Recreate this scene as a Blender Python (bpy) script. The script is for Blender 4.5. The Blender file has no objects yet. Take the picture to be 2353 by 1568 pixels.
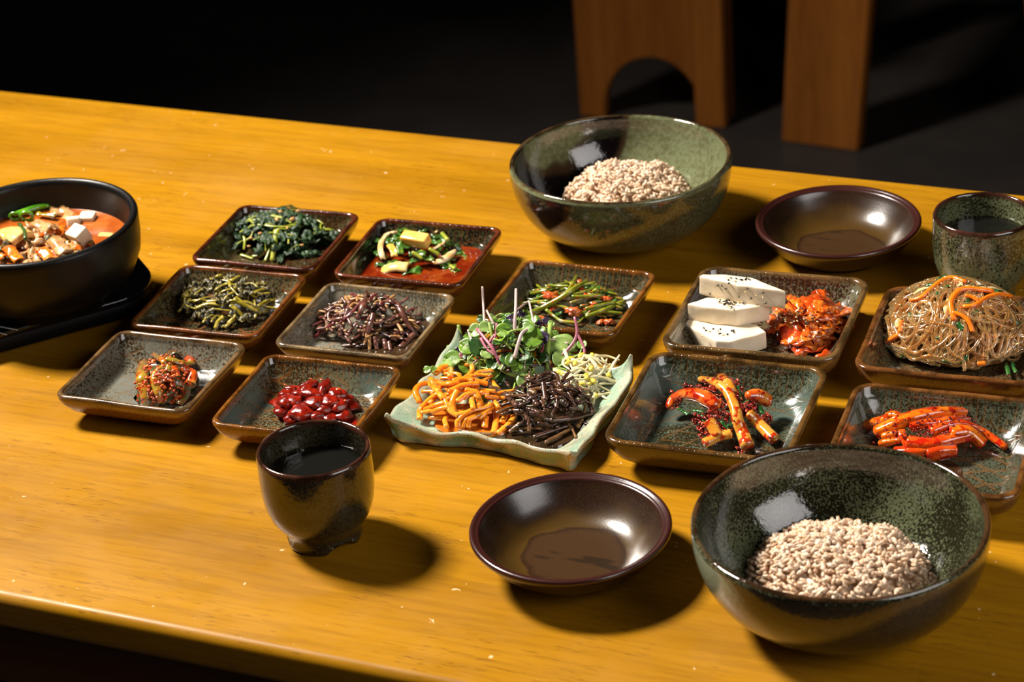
import bpy, bmesh, math, random
import numpy as np
from mathutils import Vector, Matrix, noise as mnoise

S = bpy.context.scene
COL = S.collection
TZ = 0.72                                   # height of the table top above the floor

# ------------------------------------------------------------------ camera
FPX = 5506.5
CAM = np.array([0.0, 0.0, 0.94764 + TZ])
RV = np.array([0.920128, 0.384806, -0.072728])
UV = np.array([-0.124724, 0.463987, 0.877017])
WV = np.array([-0.371227, 0.797897, -0.474922])
cd = bpy.data.cameras.new('camera'); cam = bpy.data.objects.new('camera', cd); COL.objects.link(cam)
M = Matrix(((RV[0], UV[0], -WV[0], CAM[0]), (RV[1], UV[1], -WV[1], CAM[1]), (RV[2], UV[2], -WV[2], CAM[2]), (0, 0, 0, 1)))
cam.matrix_world = M
cd.sensor_width = 36.0; cd.sensor_fit = 'HORIZONTAL'; cd.lens = FPX / 2353 * 36
cd.clip_start = 0.05; cd.clip_end = 60
cd.dof.use_dof = True
cd.dof.focus_distance = float(np.dot(np.array([-0.66, 1.45, TZ + 0.03]) - CAM, WV))
cd.dof.aperture_fstop = 9.0
S.camera = cam

# ------------------------------------------------------------------ world, lights, exposure
S.view_settings.view_transform = 'Standard'; S.view_settings.look = 'None'
S.view_settings.gamma = 1.0; S.view_settings.exposure = 0.0
S.view_settings.use_curve_mapping = False
wd = bpy.data.worlds.new('world'); S.world = wd; wd.use_nodes = True
wd.node_tree.nodes['Background'].inputs[0].default_value = (0.9, 0.8, 0.7, 1)
wd.node_tree.nodes['Background'].inputs[1].default_value = 0.004

def area(name, loc, target, sx, sy, power, col, spread=180):
    l = bpy.data.lights.new(name, 'AREA'); l.shape = 'RECTANGLE'; l.size = sx; l.size_y = sy
    l.energy = power; l.color = col; l.spread = math.radians(spread)
    o = bpy.data.objects.new(name, l); COL.objects.link(o); o.location = loc
    o.rotation_euler = (Vector(target) - Vector(loc)).to_track_quat('-Z', 'Y').to_euler()
    return o
area('key_lamp', (-2.27, 1.62, TZ + 1.96), (-0.42, 1.45, TZ), 0.46, 0.50, 80, (1.0, 0.93, 0.84), 112)
area('fill_softbox', (0.85, 1.02, TZ + 0.88), (-0.6, 1.5, TZ), 1.1, 1.0, 7.8, (1.0, 0.95, 0.92), 120)

# ------------------------------------------------------------------ picture helpers: a point of the picture to a point of the room
def at(px, py, z):
    d = WV + RV * (px - 1176.5) / FPX - UV * (py - 784.0) / FPX
    return CAM + d * ((TZ + z - CAM[2]) / d[2])
def mpp(P):                                  # metres per photo pixel at P
    return float(np.dot(P - CAM, WV)) / FPX
CROPS = {'A0': (0, 380, .3061), 'A1': (420, 440, .1785), 'A2': (760, 480, .17), 'A3': (290, 590, .1785),
         'A4': (630, 630, .1785), 'A5': (120, 740, .1912), 'A6': (480, 790, .3189), 'A7': (1100, 580, .1785),
         'A8': (1510, 600, .2082), 'A9': (1950, 620, .185), 'A10': (1380, 790, .2252), 'A11': (1870, 850, .2053),
         'A12': (880, 690, .2507), 'F': (0, 0, 1.0)}
class Heap:                                  # a mound: centre, radii, base height, height, turn
    def __init__(s, c, a, b, z0, h, p=.75): s.c = c; s.a = a; s.b = b; s.z0 = z0; s.h = h; s.p = p
    def z(s, x, y):
        q = 1 - ((x - s.c[0]) / s.a) ** 2 - ((y - s.c[1]) / s.b) ** 2
        return s.z0 + (s.h * q ** s.p if q > 0 else 0)
def ray(crop, zx, zy, heap, lift=0.0):
    ox, oy, sc = CROPS[crop]; px, py = ox + zx * sc, oy + zy * sc
    hi = .09
    for i in range(180):
        h = hi - i * .0005
        P = at(px, py, h)
        fl = .0068 if crop != 'A12' else .0075 + .62 * max(0, -.060 - (P[0] - PC[0]), abs(P[1] - PC[1]) - .046)   # the platter's walls rise
        if h <= heap.z(P[0], P[1]) + lift or h <= fl: return P
    return P
def hp(crop, pts, heap, lift=0.0):
    out = []
    for p in pts:
        out.append(ray(crop, p[0], p[1], heap, lift + (p[2] if len(p) > 2 else 0)))
    return out
def wz(crop, w, P):                          # a width in crop pixels to metres
    return w * CROPS[crop][2] * mpp(np.array(P))

# ------------------------------------------------------------------ mesh helpers
class MB:
    def __init__(s): s.v = []; s.f = []; s.m = []; s.n = 0
    def add(s, V, F, mi=0):
        V = np.asarray(V, float).reshape(-1, 3)
        s.v.append(V); s.f += [tuple(int(i) + s.n for i in f) for f in F]; s.m += [mi] * len(F); s.n += len(V); return s
    def verts(s): return np.concatenate(s.v)
def mesh(name, V, F, mats, mi=None, smooth=True):
    me = bpy.data.meshes.new(name)
    me.from_pydata([tuple(v) for v in V], [], F); me.update()
    for m in (mats if isinstance(mats, (list, tuple)) else [mats]): me.materials.append(m)
    if mi is not None and any(mi): me.polygons.foreach_set('material_index', mi)
    me.polygons.foreach_set('use_smooth', [bool(smooth)] * len(F))
    return me
def tag(o, label=None, cat=None, group=None, kind=None):
    if label: o['label'] = label
    if cat: o['category'] = cat
    if group: o['group'] = group
    if kind: o['kind'] = kind
    return o
def thing(name, loc, rz=0, **k):
    o = bpy.data.objects.new(name, None); COL.objects.link(o); o.location = loc; o.rotation_euler = (0, 0, rz)
    o.empty_display_size = .02
    return tag(o, **k)
def build(name, mb, mats, parent=None, local=False, smooth=True, **k):
    V = mb.verts()
    if parent is None:
        org = np.array([(V[:, 0].min() + V[:, 0].max()) / 2, (V[:, 1].min() + V[:, 1].max()) / 2, V[:, 2].min()])
    elif local: org = np.zeros(3)
    else: org = np.array(parent.location)
    o = bpy.data.objects.new(name, mesh(name, V - org, mb.f, mats, mb.m, smooth)); COL.objects.link(o)
    if parent is None: o.location = org
    else: o.parent = parent
    return tag(o, **k)

def catmull(pts, n):
    P = np.asarray(pts, float)
    if len(P) == 2: t = np.linspace(0, 1, n)[:, None]; return P[0] * (1 - t) + P[1] * t
    Q = np.vstack([2 * P[0] - P[1], P, 2 * P[-1] - P[-2]])
    out = []
    for u in np.linspace(0, len(P) - 1 - 1e-9, n):
        i = int(u); t = u - i; a, b, c, d = Q[i:i + 4]
        out.append(.5 * ((2 * b) + (-a + c) * t + (2 * a - 5 * b + 4 * c - d) * t * t + (-a + 3 * b - 3 * c + d) * t ** 3))
    return np.array(out)
def frames(C, up):
    T = np.gradient(C, axis=0); T /= np.linalg.norm(T, axis=1)[:, None] + 1e-12
    sd = np.cross(T, up); L = np.linalg.norm(sd, axis=1)
    for i in range(len(sd)):
        if L[i] < .12: sd[i] = sd[i - 1] if i and L[i - 1] > 0 else np.cross(T[i], [0.3, 1, 0])
    sd /= np.linalg.norm(sd, axis=1)[:, None] + 1e-12
    N = np.cross(sd, T)
    return T, sd, N
def tube(mb, pts, r, seg=8, n=12, flat=1.0, prof=None, rough=0.0, rng=random, up=(0, 0, 1), mi=0, square=0, tap=True, twist=0):
    C = catmull(pts, n); T, sd, N = frames(C, np.array(up, float))
    an = np.arange(seg) * 2 * math.pi / seg + (math.pi / seg)
    V = []
    for i in range(n):
        u = i / (n - 1)
        rr = r * (prof(u) if prof else 1)
        ca, sa = np.cos(an + twist * u), np.sin(an + twist * u)
        if square:
            k = 1 / np.maximum(np.abs(np.cos(an)), np.abs(np.sin(an))); k = 1 + (k - 1) * square
        else: k = 1
        k = k * (1 + np.array([rng.uniform(-rough, rough) for _ in an])) if rough else k
        V.append(C[i] + (rr * k * ca)[:, None] * sd[i] + (rr * flat * k * sa)[:, None] * N[i])
    V = np.concatenate(V)
    F = [(i * seg + j, i * seg + (j + 1) % seg, (i + 1) * seg + (j + 1) % seg, (i + 1) * seg + j) for i in range(n - 1) for j in range(seg)]
    base = len(V)
    e = r * .35 if tap else 0
    V = np.vstack([V, C[0] - T[0] * e, C[-1] + T[-1] * e])
    F += [(base, (j + 1) % seg, j) for j in range(seg)]
    o = (n - 1) * seg
    F += [(base + 1, o + j, o + (j + 1) % seg) for j in range(seg)]
    mb.add(V, F, mi); return mb
def sheet(mb, pts, w, n=14, m=7, amp=.001, curl=0.0, thick=.0008, seed=0, prof=None, up=(0, 0, 1), freq=160, edge=0.0, mi=0):
    C = catmull(pts, n); T, sd, N = frames(C, np.array(up, float))
    G = np.zeros((n, m, 3)); NN = np.zeros((n, m, 3))
    for i in range(n):
        u = i / (n - 1); ww = w * (prof(u) if prof else 1) / 2
        for j in range(m):
            s = 2 * j / (m - 1) - 1
            p = C[i] + sd[i] * (ww * s)
            nz = mnoise.noise(Vector((p[0] * freq + seed, p[1] * freq, p[2] * freq + seed * 3)))
            n2 = mnoise.noise(Vector((p[0] * freq * 2.3 + seed, p[1] * freq * 2.3 - 7, seed)))
            G[i, j] = p + N[i] * (amp * (nz + .5 * n2) * 1.6 - curl * ww * s * s) + T[i] * (edge * w * n2 * (1 if i in (0, n - 1) else 0))
            if edge and j in (0, m - 1): G[i, j] += sd[i] * s * edge * w * nz
            NN[i, j] = N[i]
    A = G.reshape(-1, 3); B = A - NN.reshape(-1, 3) * thick; k = n * m
    F = []
    for i in range(n - 1):
        for j in range(m - 1):
            a = i * m + j; F.append((a, a + 1, a + m + 1, a + m)); F.append((k + a, k + a + m, k + a + m + 1, k + a + 1))
    for i in range(n - 1):
        a = i * m; b = a + m - 1
        F.append((a, a + m, k + a + m, k + a)); F.append((b, k + b, k + b + m, b + m))
    for j in range(m - 1):
        a = j; b = (n - 1) * m + j
        F.append((a, k + a, k + a + 1, a + 1)); F.append((b, b + 1, k + b + 1, k + b))
    mb.add(np.vstack([A, B]), F, mi); return mb
_ico = {}
def ico(sub):
    if sub not in _ico:
        bm = bmesh.new(); bmesh.ops.create_icosphere(bm, subdivisions=sub, radius=1)
        _ico[sub] = (np.array([v.co[:] for v in bm.verts]), [tuple(v.index for v in f.verts) for f in bm.faces]); bm.free()
    return _ico[sub]
def blob(mb, c, rx, ry, rz, amp=.2, freq=2.0, sub=3, seed=0, rot=None, mi=0):
    V, F = ico(sub); V = V.copy()
    d = np.array([mnoise.noise(Vector(v * freq) + Vector((seed, seed * 2, 0))) + .5 * mnoise.noise(Vector(v * freq * 2.2) + Vector((0, seed, 3))) for v in V])
    V = V * (1 + amp * d)[:, None] * np.array([rx, ry, rz])
    if rot is not None: V = V @ np.array(Matrix.Rotation(rot, 3, 'Z')).T
    mb.add(V + np.array(c), F, mi); return mb
def lathe(mb, prof, seg=96, c=(0, 0, 0), mi=None, wob=None):
    n = len(prof); V = []
    for i, (r, z) in enumerate(prof):
        for j in range(seg):
            a = 2 * math.pi * j / seg
            rr, zz = (wob(i, a, r, z) if wob else (r, z))
            V.append((c[0] + rr * math.cos(a), c[1] + rr * math.sin(a), c[2] + zz))
    F = []; MI = []
    for i in range(n - 1):
        for j in range(seg):
            F.append((i * seg + j, i * seg + (j + 1) % seg, (i + 1) * seg + (j + 1) % seg, (i + 1) * seg + j)); MI.append(mi[i] if mi else 0)
    b = mb.n
    mb.add(V, F); mb.m[-len(F):] = MI
    k = len(V)
    mb.add([(c[0], c[1], c[2] + prof[0][1]), (c[0], c[1], c[2] + prof[-1][1])], [])
    for j in range(seg):
        mb.f.append((b + k, b + (j + 1) % seg, b + j)); mb.m.append(mi[0] if mi else 0)
        o = (n - 1) * seg
        mb.f.append((b + k + 1, b + o + j, b + o + (j + 1) % seg)); mb.m.append(mi[-1] if mi else 0)
    return mb
def box(mb, x0, x1, y0, y1, z0, z1, bev=0, mi=0):
    bm = bmesh.new(); bmesh.ops.create_cube(bm, size=1)
    for v in bm.verts: v.co = Vector(((x0 + x1) / 2 + v.co.x * (x1 - x0), (y0 + y1) / 2 + v.co.y * (y1 - y0), (z0 + z1) / 2 + v.co.z * (z1 - z0)))
    if bev: bmesh.ops.bevel(bm, geom=bm.edges[:], offset=bev, segments=3, affect='EDGES', profile=.5)
    bm.verts.index_update()
    mb.add([v.co[:] for v in bm.verts], [tuple(v.index for v in f.verts) for f in bm.faces], mi); bm.free(); return mb
def prism(mb, top, bot, bev=0.0015, bump=0, seed=0, sub=0):
    bm = bmesh.new(); n = len(top)
    a = [bm.verts.new(tuple(p)) for p in top]; b = [bm.verts.new(tuple(p)) for p in bot]
    bm.faces.new(a); bm.faces.new(b[::-1])
    for i in range(n): bm.faces.new((a[i], b[i], b[(i + 1) % n], a[(i + 1) % n]))
    bmesh.ops.recalc_face_normals(bm, faces=bm.faces[:])
    if bev: bmesh.ops.bevel(bm, geom=bm.edges[:], offset=bev, segments=3, affect='EDGES', profile=.5)
    if sub:
        bmesh.ops.triangulate(bm, faces=bm.faces[:]); bmesh.ops.subdivide_edges(bm, edges=bm.edges[:], cuts=sub, use_grid_fill=True)
        for v in bm.verts: v.co += Vector((mnoise.noise(v.co * 90 + Vector((seed, 0, 0))), mnoise.noise(v.co * 90 + Vector((0, seed, 9))), mnoise.noise(v.co * 90 + Vector((5, 0, seed))))) * bump
    bm.verts.index_update()
    mb.add([v.co[:] for v in bm.verts], [tuple(v.index for v in f.verts) for f in bm.faces]); bm.free(); return mb

# ------------------------------------------------------------------ material helpers
def new(name):
    m = bpy.data.materials.new(name); m.use_nodes = True
    nt = m.node_tree; return m, nt, nt.nodes['Principled BSDF']
def N(nt, t, **k):
    n = nt.nodes.new(t)
    for a, b in k.items(): setattr(n, a, b)
    return n
def setin(nt, n, key, val):
    if isinstance(val, bpy.types.NodeSocket): nt.links.new(val, n.inputs[key])
    else: n.inputs[key].default_value = val
def mapped(nt, scale=(1, 1, 1), loc=(0, 0, 0), rot=(0, 0, 0)):
    tc = N(nt, 'ShaderNodeTexCoord'); mp = N(nt, 'ShaderNodeMapping')
    nt.links.new(tc.outputs['Object'], mp.inputs[0])
    mp.inputs['Scale'].default_value = scale; mp.inputs['Location'].default_value = loc; mp.inputs['Rotation'].default_value = rot
    return mp.outputs[0]
def noise(nt, scale, detail=2, rough=.5, vec=None, dist=0):
    n = N(nt, 'ShaderNodeTexNoise'); n.inputs['Scale'].default_value = scale; n.inputs['Detail'].default_value = detail
    n.inputs['Roughness'].default_value = rough; n.inputs['Distortion'].default_value = dist
    nt.links.new(vec if vec is not None else mapped(nt), n.inputs['Vector']); return n.outputs['Fac']
def ramp(nt, fac, lo, hi, a=0.0, b=1.0):
    n = N(nt, 'ShaderNodeMapRange'); n.interpolation_type = 'SMOOTHSTEP'
    setin(nt, n, 'Value', fac); n.inputs['From Min'].default_value = lo; n.inputs['From Max'].default_value = hi
    n.inputs['To Min'].default_value = a; n.inputs['To Max'].default_value = b; return n.outputs['Result']
def mix(nt, fac, a, b, mode='MIX'):
    n = N(nt, 'ShaderNodeMix', data_type='RGBA', blend_type=mode)
    setin(nt, n, 0, fac)
    for k, v in ((6, a), (7, b)):
        if isinstance(v, bpy.types.NodeSocket): nt.links.new(v, n.inputs[k])
        else: n.inputs[k].default_value = (*v, 1)
    return n.outputs[2]
def math_(nt, op, a, b=0.0, c=None):
    n = N(nt, 'ShaderNodeMath', operation=op); setin(nt, n, 0, a); setin(nt, n, 1, b)
    if c is not None: setin(nt, n, 2, c)
    return n.outputs[0]
def bump(nt, bs, h, strength=.3, dist=.001):
    n = N(nt, 'ShaderNodeBump'); n.inputs['Strength'].default_value = strength; n.inputs['Distance'].default_value = dist
    nt.links.new(h, n.inputs['Height']); nt.links.new(n.outputs[0], bs.inputs['Normal']); return n
def sepxyz(nt, vec):
    n = N(nt, 'ShaderNodeSeparateXYZ'); nt.links.new(vec, n.inputs[0]); return n.outputs

def food(name, a, b, c=None, scale=120, rough=.35, sss=0.0, sssr=(1, .5, .3), bmp=.25, spec=.5, coat=0.0, trans=0, lo=.4, hi=.62, cs=600, clo=.6, chi=.68, bscale=None, bdist=.0008):
    m, nt, bs = new(name)
    col = mix(nt, ramp(nt, noise(nt, scale, 3), lo, hi), a, b)
    if c: col = mix(nt, ramp(nt, noise(nt, cs, 2), clo, chi), col, c)
    setin(nt, bs, 'Base Color', col); bs.inputs['Roughness'].default_value = rough
    bs.inputs['Specular IOR Level'].default_value = spec
    if coat: bs.inputs['Coat Weight'].default_value = coat; bs.inputs['Coat Roughness'].default_value = .08
    if sss: bs.inputs['Subsurface Weight'].default_value = sss; bs.inputs['Subsurface Radius'].default_value = sssr; bs.inputs['Subsurface Scale'].default_value = .003
    if trans: bs.inputs['Transmission Weight'].default_value = trans; bs.inputs['IOR'].default_value = 1.36
    if bmp: bump(nt, bs, noise(nt, bscale or scale * 3, 4, .6), bmp, bdist)
    return m
def plain(name, col, rough=.5, metal=0, coat=0):
    m, nt, bs = new(name); bs.inputs['Base Color'].default_value = (*col, 1); bs.inputs['Roughness'].default_value = rough
    bs.inputs['Metallic'].default_value = metal; bs.inputs['Coat Weight'].default_value = coat; return m

def glaze(name, light, dark, rim, zr, speck=520, bias=.5, veins=None, vein=(.25, .09, .02), seed=0, rough=.13, patch=None, rw=.0028, wid=.06, stripe=None, line=.93):
    """fired glaze: worm-like speckle of two glazes, rust where it breaks over the rim at height zr, impressed leaf lines"""
    m, nt, bs = new(name)
    v = mapped(nt, loc=(seed, seed * .37, seed * .71))
    ob = mapped(nt); xyz = sepxyz(nt, ob)
    big = noise(nt, 22, 3, .55, v)
    sp = noise(nt, speck, 2, .5, v, .6)
    f = math_(nt, 'ADD', sp, math_(nt, 'MULTIPLY', math_(nt, 'SUBTRACT', big, .5), .55))
    col = mix(nt, ramp(nt, f, bias - wid, bias + wid), dark, light)
    if patch: col = mix(nt, ramp(nt, noise(nt, 16, 2, .5, mapped(nt, loc=(seed + 4, 1, 2))), .5, .68), col, patch)
    h = noise(nt, 300, 2, .5, v)
    if veins:
        sc, (ax, ay), (bx, by), fl = veins
        ws = []
        for (cx, cy), s2 in (((ax, ay), sc), ((bx, by), sc * .8)):
            w = N(nt, 'ShaderNodeTexWave', wave_type='RINGS', rings_direction='SPHERICAL')
            w.inputs['Scale'].default_value = s2; w.inputs['Distortion'].default_value = 1.2; w.inputs['Detail'].default_value = 1.5; w.inputs['Detail Scale'].default_value = .6
            nt.links.new(mapped(nt, loc=(-cx, -cy, 0)), w.inputs['Vector'])
            ws.append(ramp(nt, w.outputs['Fac'], line, line + .06))
        l = math_(nt, 'MAXIMUM', ws[0], ws[1])
        # short strokes combed on the two long walls
        w = N(nt, 'ShaderNodeTexWave', wave_type='BANDS', bands_direction='X'); w.inputs['Scale'].default_value = 55; w.inputs['Distortion'].default_value = .8
        w.inputs['Detail Scale'].default_value = 2
        nt.links.new(mapped(nt, rot=(0, 0, .12)), w.inputs['Vector'])
        st = math_(nt, 'MULTIPLY', ramp(nt, w.outputs['Fac'], .86, .96), ramp(nt, math_(nt, 'ABSOLUTE', xyz[1]), fl * .80, fl * .92))
        l = math_(nt, 'MULTIPLY', l, math_(nt, 'SUBTRACT', 1.0, ramp(nt, math_(nt, 'MAXIMUM', math_(nt, 'ABSOLUTE', xyz[0]), math_(nt, 'ABSOLUTE', xyz[1])), fl * .8, fl * .95)))
        l = math_(nt, 'MULTIPLY', math_(nt, 'MAXIMUM', l, math_(nt, 'MULTIPLY', st, .7)), ramp(nt, noise(nt, 60, 1, .5, v), .3, .5))
        col = mix(nt, math_(nt, 'MULTIPLY', l, .5), col, vein)
        h = math_(nt, 'SUBTRACT', math_(nt, 'MULTIPLY', h, .35), l)
    if stripe:                               # a dipped band of another glaze across the pot
        (nx, ny, c0, wd_, scol), nz_ = stripe[:5], (stripe[5] if len(stripe) > 5 else 0)
        d = math_(nt, 'ADD', math_(nt, 'MULTIPLY', xyz[0], nx), math_(nt, 'MULTIPLY', xyz[1], ny))
        if nz_: d = math_(nt, 'ADD', d, math_(nt, 'MULTIPLY', math_(nt, 'SUBTRACT', zr, xyz[2]), nz_))
        d = math_(nt, 'ADD', d, math_(nt, 'MULTIPLY', math_(nt, 'SUBTRACT', noise(nt, 30, 1), .5), .012))
        q = math_(nt, 'ABSOLUTE', math_(nt, 'SUBTRACT', d, c0))
        msk = ramp(nt, q, wd_, wd_ + .004, 1, 0)
        ed = math_(nt, 'MULTIPLY', msk, ramp(nt, q, wd_ - .004, wd_, 0, 1))
        col = mix(nt, msk, col, scol); col = mix(nt, math_(nt, 'MULTIPLY', ed, .6), col, rim)
    zz = math_(nt, 'ADD', xyz[2], math_(nt, 'MULTIPLY', math_(nt, 'SUBTRACT', noise(nt, 140, 3, .6, v), .5), rw * 1.4))
    rimc = mix(nt, ramp(nt, noise(nt, 45, 3, .6, v), .38, .62), tuple(c * .32 for c in rim), rim)
    col = mix(nt, ramp(nt, zz, zr - rw * 1.6, zr - rw * .3), col, rimc)
    setin(nt, bs, 'Base Color', col)
    bs.inputs['Roughness'].default_value = rough; bs.inputs['Coat Weight'].default_value = .5; bs.inputs['Coat Roughness'].default_value = .06
    bump(nt, bs, h, .22, .0010)
    return m

# ------------------------------------------------------------------ the room
def floor_mat():
    m, nt, bs = new('dark_stone_floor')
    setin(nt, bs, 'Base Color', mix(nt, ramp(nt, noise(nt, 3, 6, .6), .35, .7), (.017, .0135, .0115), (.030, .024, .020)))
    bs.inputs['Roughness'].default_value = .55; bump(nt, bs, noise(nt, 40, 4), .1, .002); return m
FLM = floor_mat()
def struct(name, mb, m):
    o = build(name, mb, m, smooth=False); o['kind'] = 'structure'; return o
mb = MB(); box(mb, -5, 4, -3, 6.5, -.1, 0); struct('floor', mb, FLM)
WLM = food('dark_plaster', (.02, .018, .016), (.03, .026, .022), scale=4, rough=.8, bmp=.1, bscale=30)
mb = MB(); box(mb, -5.1, 4.1, 6.5, 6.6, 0, 2.8); struct('wall_back', mb, WLM)
mb = MB(); box(mb, -5.1, -5, -3, 6.5, 0, 2.8); struct('wall_left', mb, WLM)
mb = MB(); box(mb, 4, 4.1, -3, 6.5, 0, 2.8); struct('wall_right', mb, WLM)

# ------------------------------------------------------------------ wood
def wood(name, a, b, dark, along=(1, 0, 0), rough=.38, flecks=True, scale=1.0, coat=.02):
    m, nt, bs = new(name)
    k = 14.0
    sc = tuple(1 / k if along[i] else 1.0 for i in range(3))
    v = mapped(nt, scale=sc)
    big = noise(nt, 14 * scale, 4, .55, v, .8)
    fine = noise(nt, 190 * scale, 3, .6, v)
    col = mix(nt, ramp(nt, big, .3, .7), a, b)
    col = mix(nt, math_(nt, 'MULTIPLY', ramp(nt, fine, .42, .68), .24), col, dark)
    if flecks:
        v2 = mapped(nt, scale=tuple(1 / 7 if along[i] else 1.0 for i in range(3)), loc=(.3, 0, 0))
        fl = math_(nt, 'MULTIPLY', ramp(nt, noise(nt, 520, 1, .5, v2), .62, .70), ramp(nt, noise(nt, 14, 3), .42, .62))
        col = mix(nt, math_(nt, 'MULTIPLY', fl, .45), col, dark)
        kn = ramp(nt, noise(nt, 9, 2, .5, mapped(nt, scale=(.35, 1, 1), loc=(5, 2, 0))), .58, .8)
        col = mix(nt, math_(nt, 'MULTIPLY', kn, .35), col, dark)
        # pale rubbed scuffs and nicks
        sf = math_(nt, 'MULTIPLY', ramp(nt, noise(nt, 130, 2, .5, mapped(nt, loc=(7, 7, 7))), .745, .77), .7)
        col = mix(nt, sf, col, (.70, .48, .28))
        # dull hand-rubbed areas
        col = mix(nt, math_(nt, 'MULTIPLY', ramp(nt, noise(nt, 5, 3, .6, mapped(nt, loc=(1, 9, 2))), .5, .75), .2), col, (.42, .22, .06))
    setin(nt, bs, 'Base Color', col)
    bs.inputs['Specular IOR Level'].default_value = .13
    setin(nt, bs, 'Roughness', ramp(nt, noise(nt, 30, 3), .3, .7, rough - .05, rough + .09))
    bs.inputs['Coat Weight'].default_value = coat; bs.inputs['Coat Roughness'].default_value = .25
    bump(nt, bs, fine, .12, .0006)
    return m
WOOD = wood('honey_varnished_wood', (.27, .118, .003), (.36, .165, .005), (.10, .033, .002))
WOODE = wood('table_underframe_wood', (.10, .030, .006), (.14, .045, .009), (.04, .012, .003), flecks=False)
WOODL = wood('stool_wood', (.17, .052, .007), (.24, .08, .012), (.06, .016, .003), along=(0, 0, 1), flecks=False, rough=.4)

# ------------------------------------------------------------------ table
TY0, TY1, TX0, TX1 = 1.142, 1.974, -1.92, 0.22
table = thing('dining_table', ((TX0 + TX1) / 2, (TY0 + TY1) / 2, 0), label='long honey-coloured varnished wooden table carrying all the dishes', cat='table')
def top_slab():
    bm = bmesh.new(); bmesh.ops.create_cube(bm, size=1)
    for v in bm.verts: v.co = Vector(((TX0 + TX1) / 2 + v.co.x * (TX1 - TX0), (TY0 + TY1) / 2 + v.co.y * (TY1 - TY0), TZ - .0155 + v.co.z * .031))
    bmesh.ops.bevel(bm, geom=[e for e in bm.edges], offset=.008, segments=6, affect='EDGES', profile=.5)
    mb = MB(); bm.verts.index_update()
    mb.add([v.co[:] for v in bm.verts], [tuple(v.index for v in f.verts) for f in bm.faces]); bm.free(); return mb
build('tabletop', top_slab(), WOOD, table)
mb = MB(); box(mb, TX0 + .06, TX1 - .06, TY0 + .035, TY0 + .058, TZ - .11, TZ - .031, .002); build('apron', mb, WOODE, table, smooth=False)
mb = MB(); box(mb, TX0 + .06, TX1 - .06, TY1 - .058, TY1 - .035, TZ - .11, TZ - .031, .002); build('apron', mb, WOODE, table, smooth=False)
for x in (TX0 + .06, TX1 - .083):
    mb = MB(); box(mb, x, x + .023, TY0 + .059, TY1 - .059, TZ - .11, TZ - .031, .002); build('apron', mb, WOODE, table, smooth=False)
for x in (TX0 + .085, TX1 - .155):
    for y in (TY0 + .06, TY1 - .13):
        mb = MB(); box(mb, x, x + .07, y, y + .07, 0, TZ - .031, .004); build('leg', mb, WOODE, table, smooth=False)

# ------------------------------------------------------------------ stools behind the table
def floor_at(px, py): return at(px, py, -TZ)
def plank_leg(mb, A, B, thick, h, lean=(0, 0), arch=None, taper=0.0):
    """upright plank standing on the floor from A to B, thickness going away from the camera, arch cut at its foot"""
    A = np.array(A); B = np.array(B); A[2] = B[2] = 0
    t = B - A; L = np.linalg.norm(t); t /= L; n = np.array([-t[1], t[0], 0])
    if np.dot(n, A) < 0: n = -n
    if arch:
        a0, a1, ah = arch                    # arch from a0*L to a1*L, height ah
        pts = [(0, 0), (a0 * L, 0)]
        for i in range(1, 20):
            an = math.pi - math.pi * i / 20; pts.append(((a0 + a1) / 2 * L + math.cos(an) * (a1 - a0) / 2 * L, ah * math.sin(an) ** .85))
        pts += [(a1 * L, 0), (L, 0), (L, h), (0, h)]
    else: pts = [(0, 0), (L, 0), (L - taper, h), (taper, h)]
    bm = bmesh.new()
    f = [bm.verts.new(tuple(A + t * p[0] + np.array([lean[0], lean[1], 0]) * p[1] + np.array([0, 0, p[1]]))) for p in pts]
    fc = bm.faces.new(f)
    r = bmesh.ops.extrude_face_region(bm, geom=[fc])
    for v in [g for g in r['geom'] if isinstance(g, bmesh.types.BMVert)]: v.co += Vector(n * thick)
    bmesh.ops.recalc_face_normals(bm, faces=bm.faces[:])
    bmesh.ops.bevel(bm, geom=[e for e in bm.edges if e.calc_face_angle(0) > .8], offset=.003, segments=2, affect='EDGES')
    bm.verts.index_update()
    mb.add([v.co[:] for v in bm.verts], [tuple(v.index for v in f2.verts) for f2 in bm.faces]); bm.free()
    return t, n, L
SH = .43
# stool with an arched end panel
A = floor_at(1333, 268); B = floor_at(1604, 286)
st = thing('wooden_stool', (float((A[0] + B[0]) / 2), float((A[1] + B[1]) / 2), 0), label='brown wooden stool whose end panel has an arched cut-out, behind the back rice bowl', cat='stool')
mb = MB(); t, n, L = plank_leg(mb, A, B, .028, SH - .03, arch=(.22, 1.04, .118)); 
build('end_panel', mb, WOODL, st, smooth=False)
C0 = floor_at(1604, 286) - t * .001; C1 = floor_at(1672, 290)
mb = MB(); plank_leg(mb, C0 - n * .012, C1 - n * .012, .07, SH - .03); build('leg', mb, WOODL, st, smooth=False)
vd = (np.array(A) - CAM); vd[2] = 0; vd /= np.linalg.norm(vd); n_old = n; n = vd
for off in (.36,):
    mb = MB(); plank_leg(mb, A + n * off, B + n * off, .028, SH - .03, arch=(.22, 1.04, .118)); build('end_panel', mb, WOODL, st, smooth=False)
    mb = MB(); plank_leg(mb, C0 + n * (off - .04), C1 + n * (off - .04), .07, SH - .03); build('leg', mb, WOODL, st, smooth=False)
mb = MB()
c = (np.array(A) + np.array(C1)) / 2; LL = np.linalg.norm(np.array(C1) - np.array(A))
top = [c - t * (LL / 2 + .02) - n * .03, c + t * (LL / 2 + .02) - n * .03, c + t * (LL / 2 + .02) + n * .43, c - t * (LL / 2 + .02) + n * .43]
prism(mb, [(p[0], p[1], SH) for p in top], [(p[0], p[1], SH - .03) for p in top], .004); build('seat', mb, WOODL, st, smooth=False)
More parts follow.
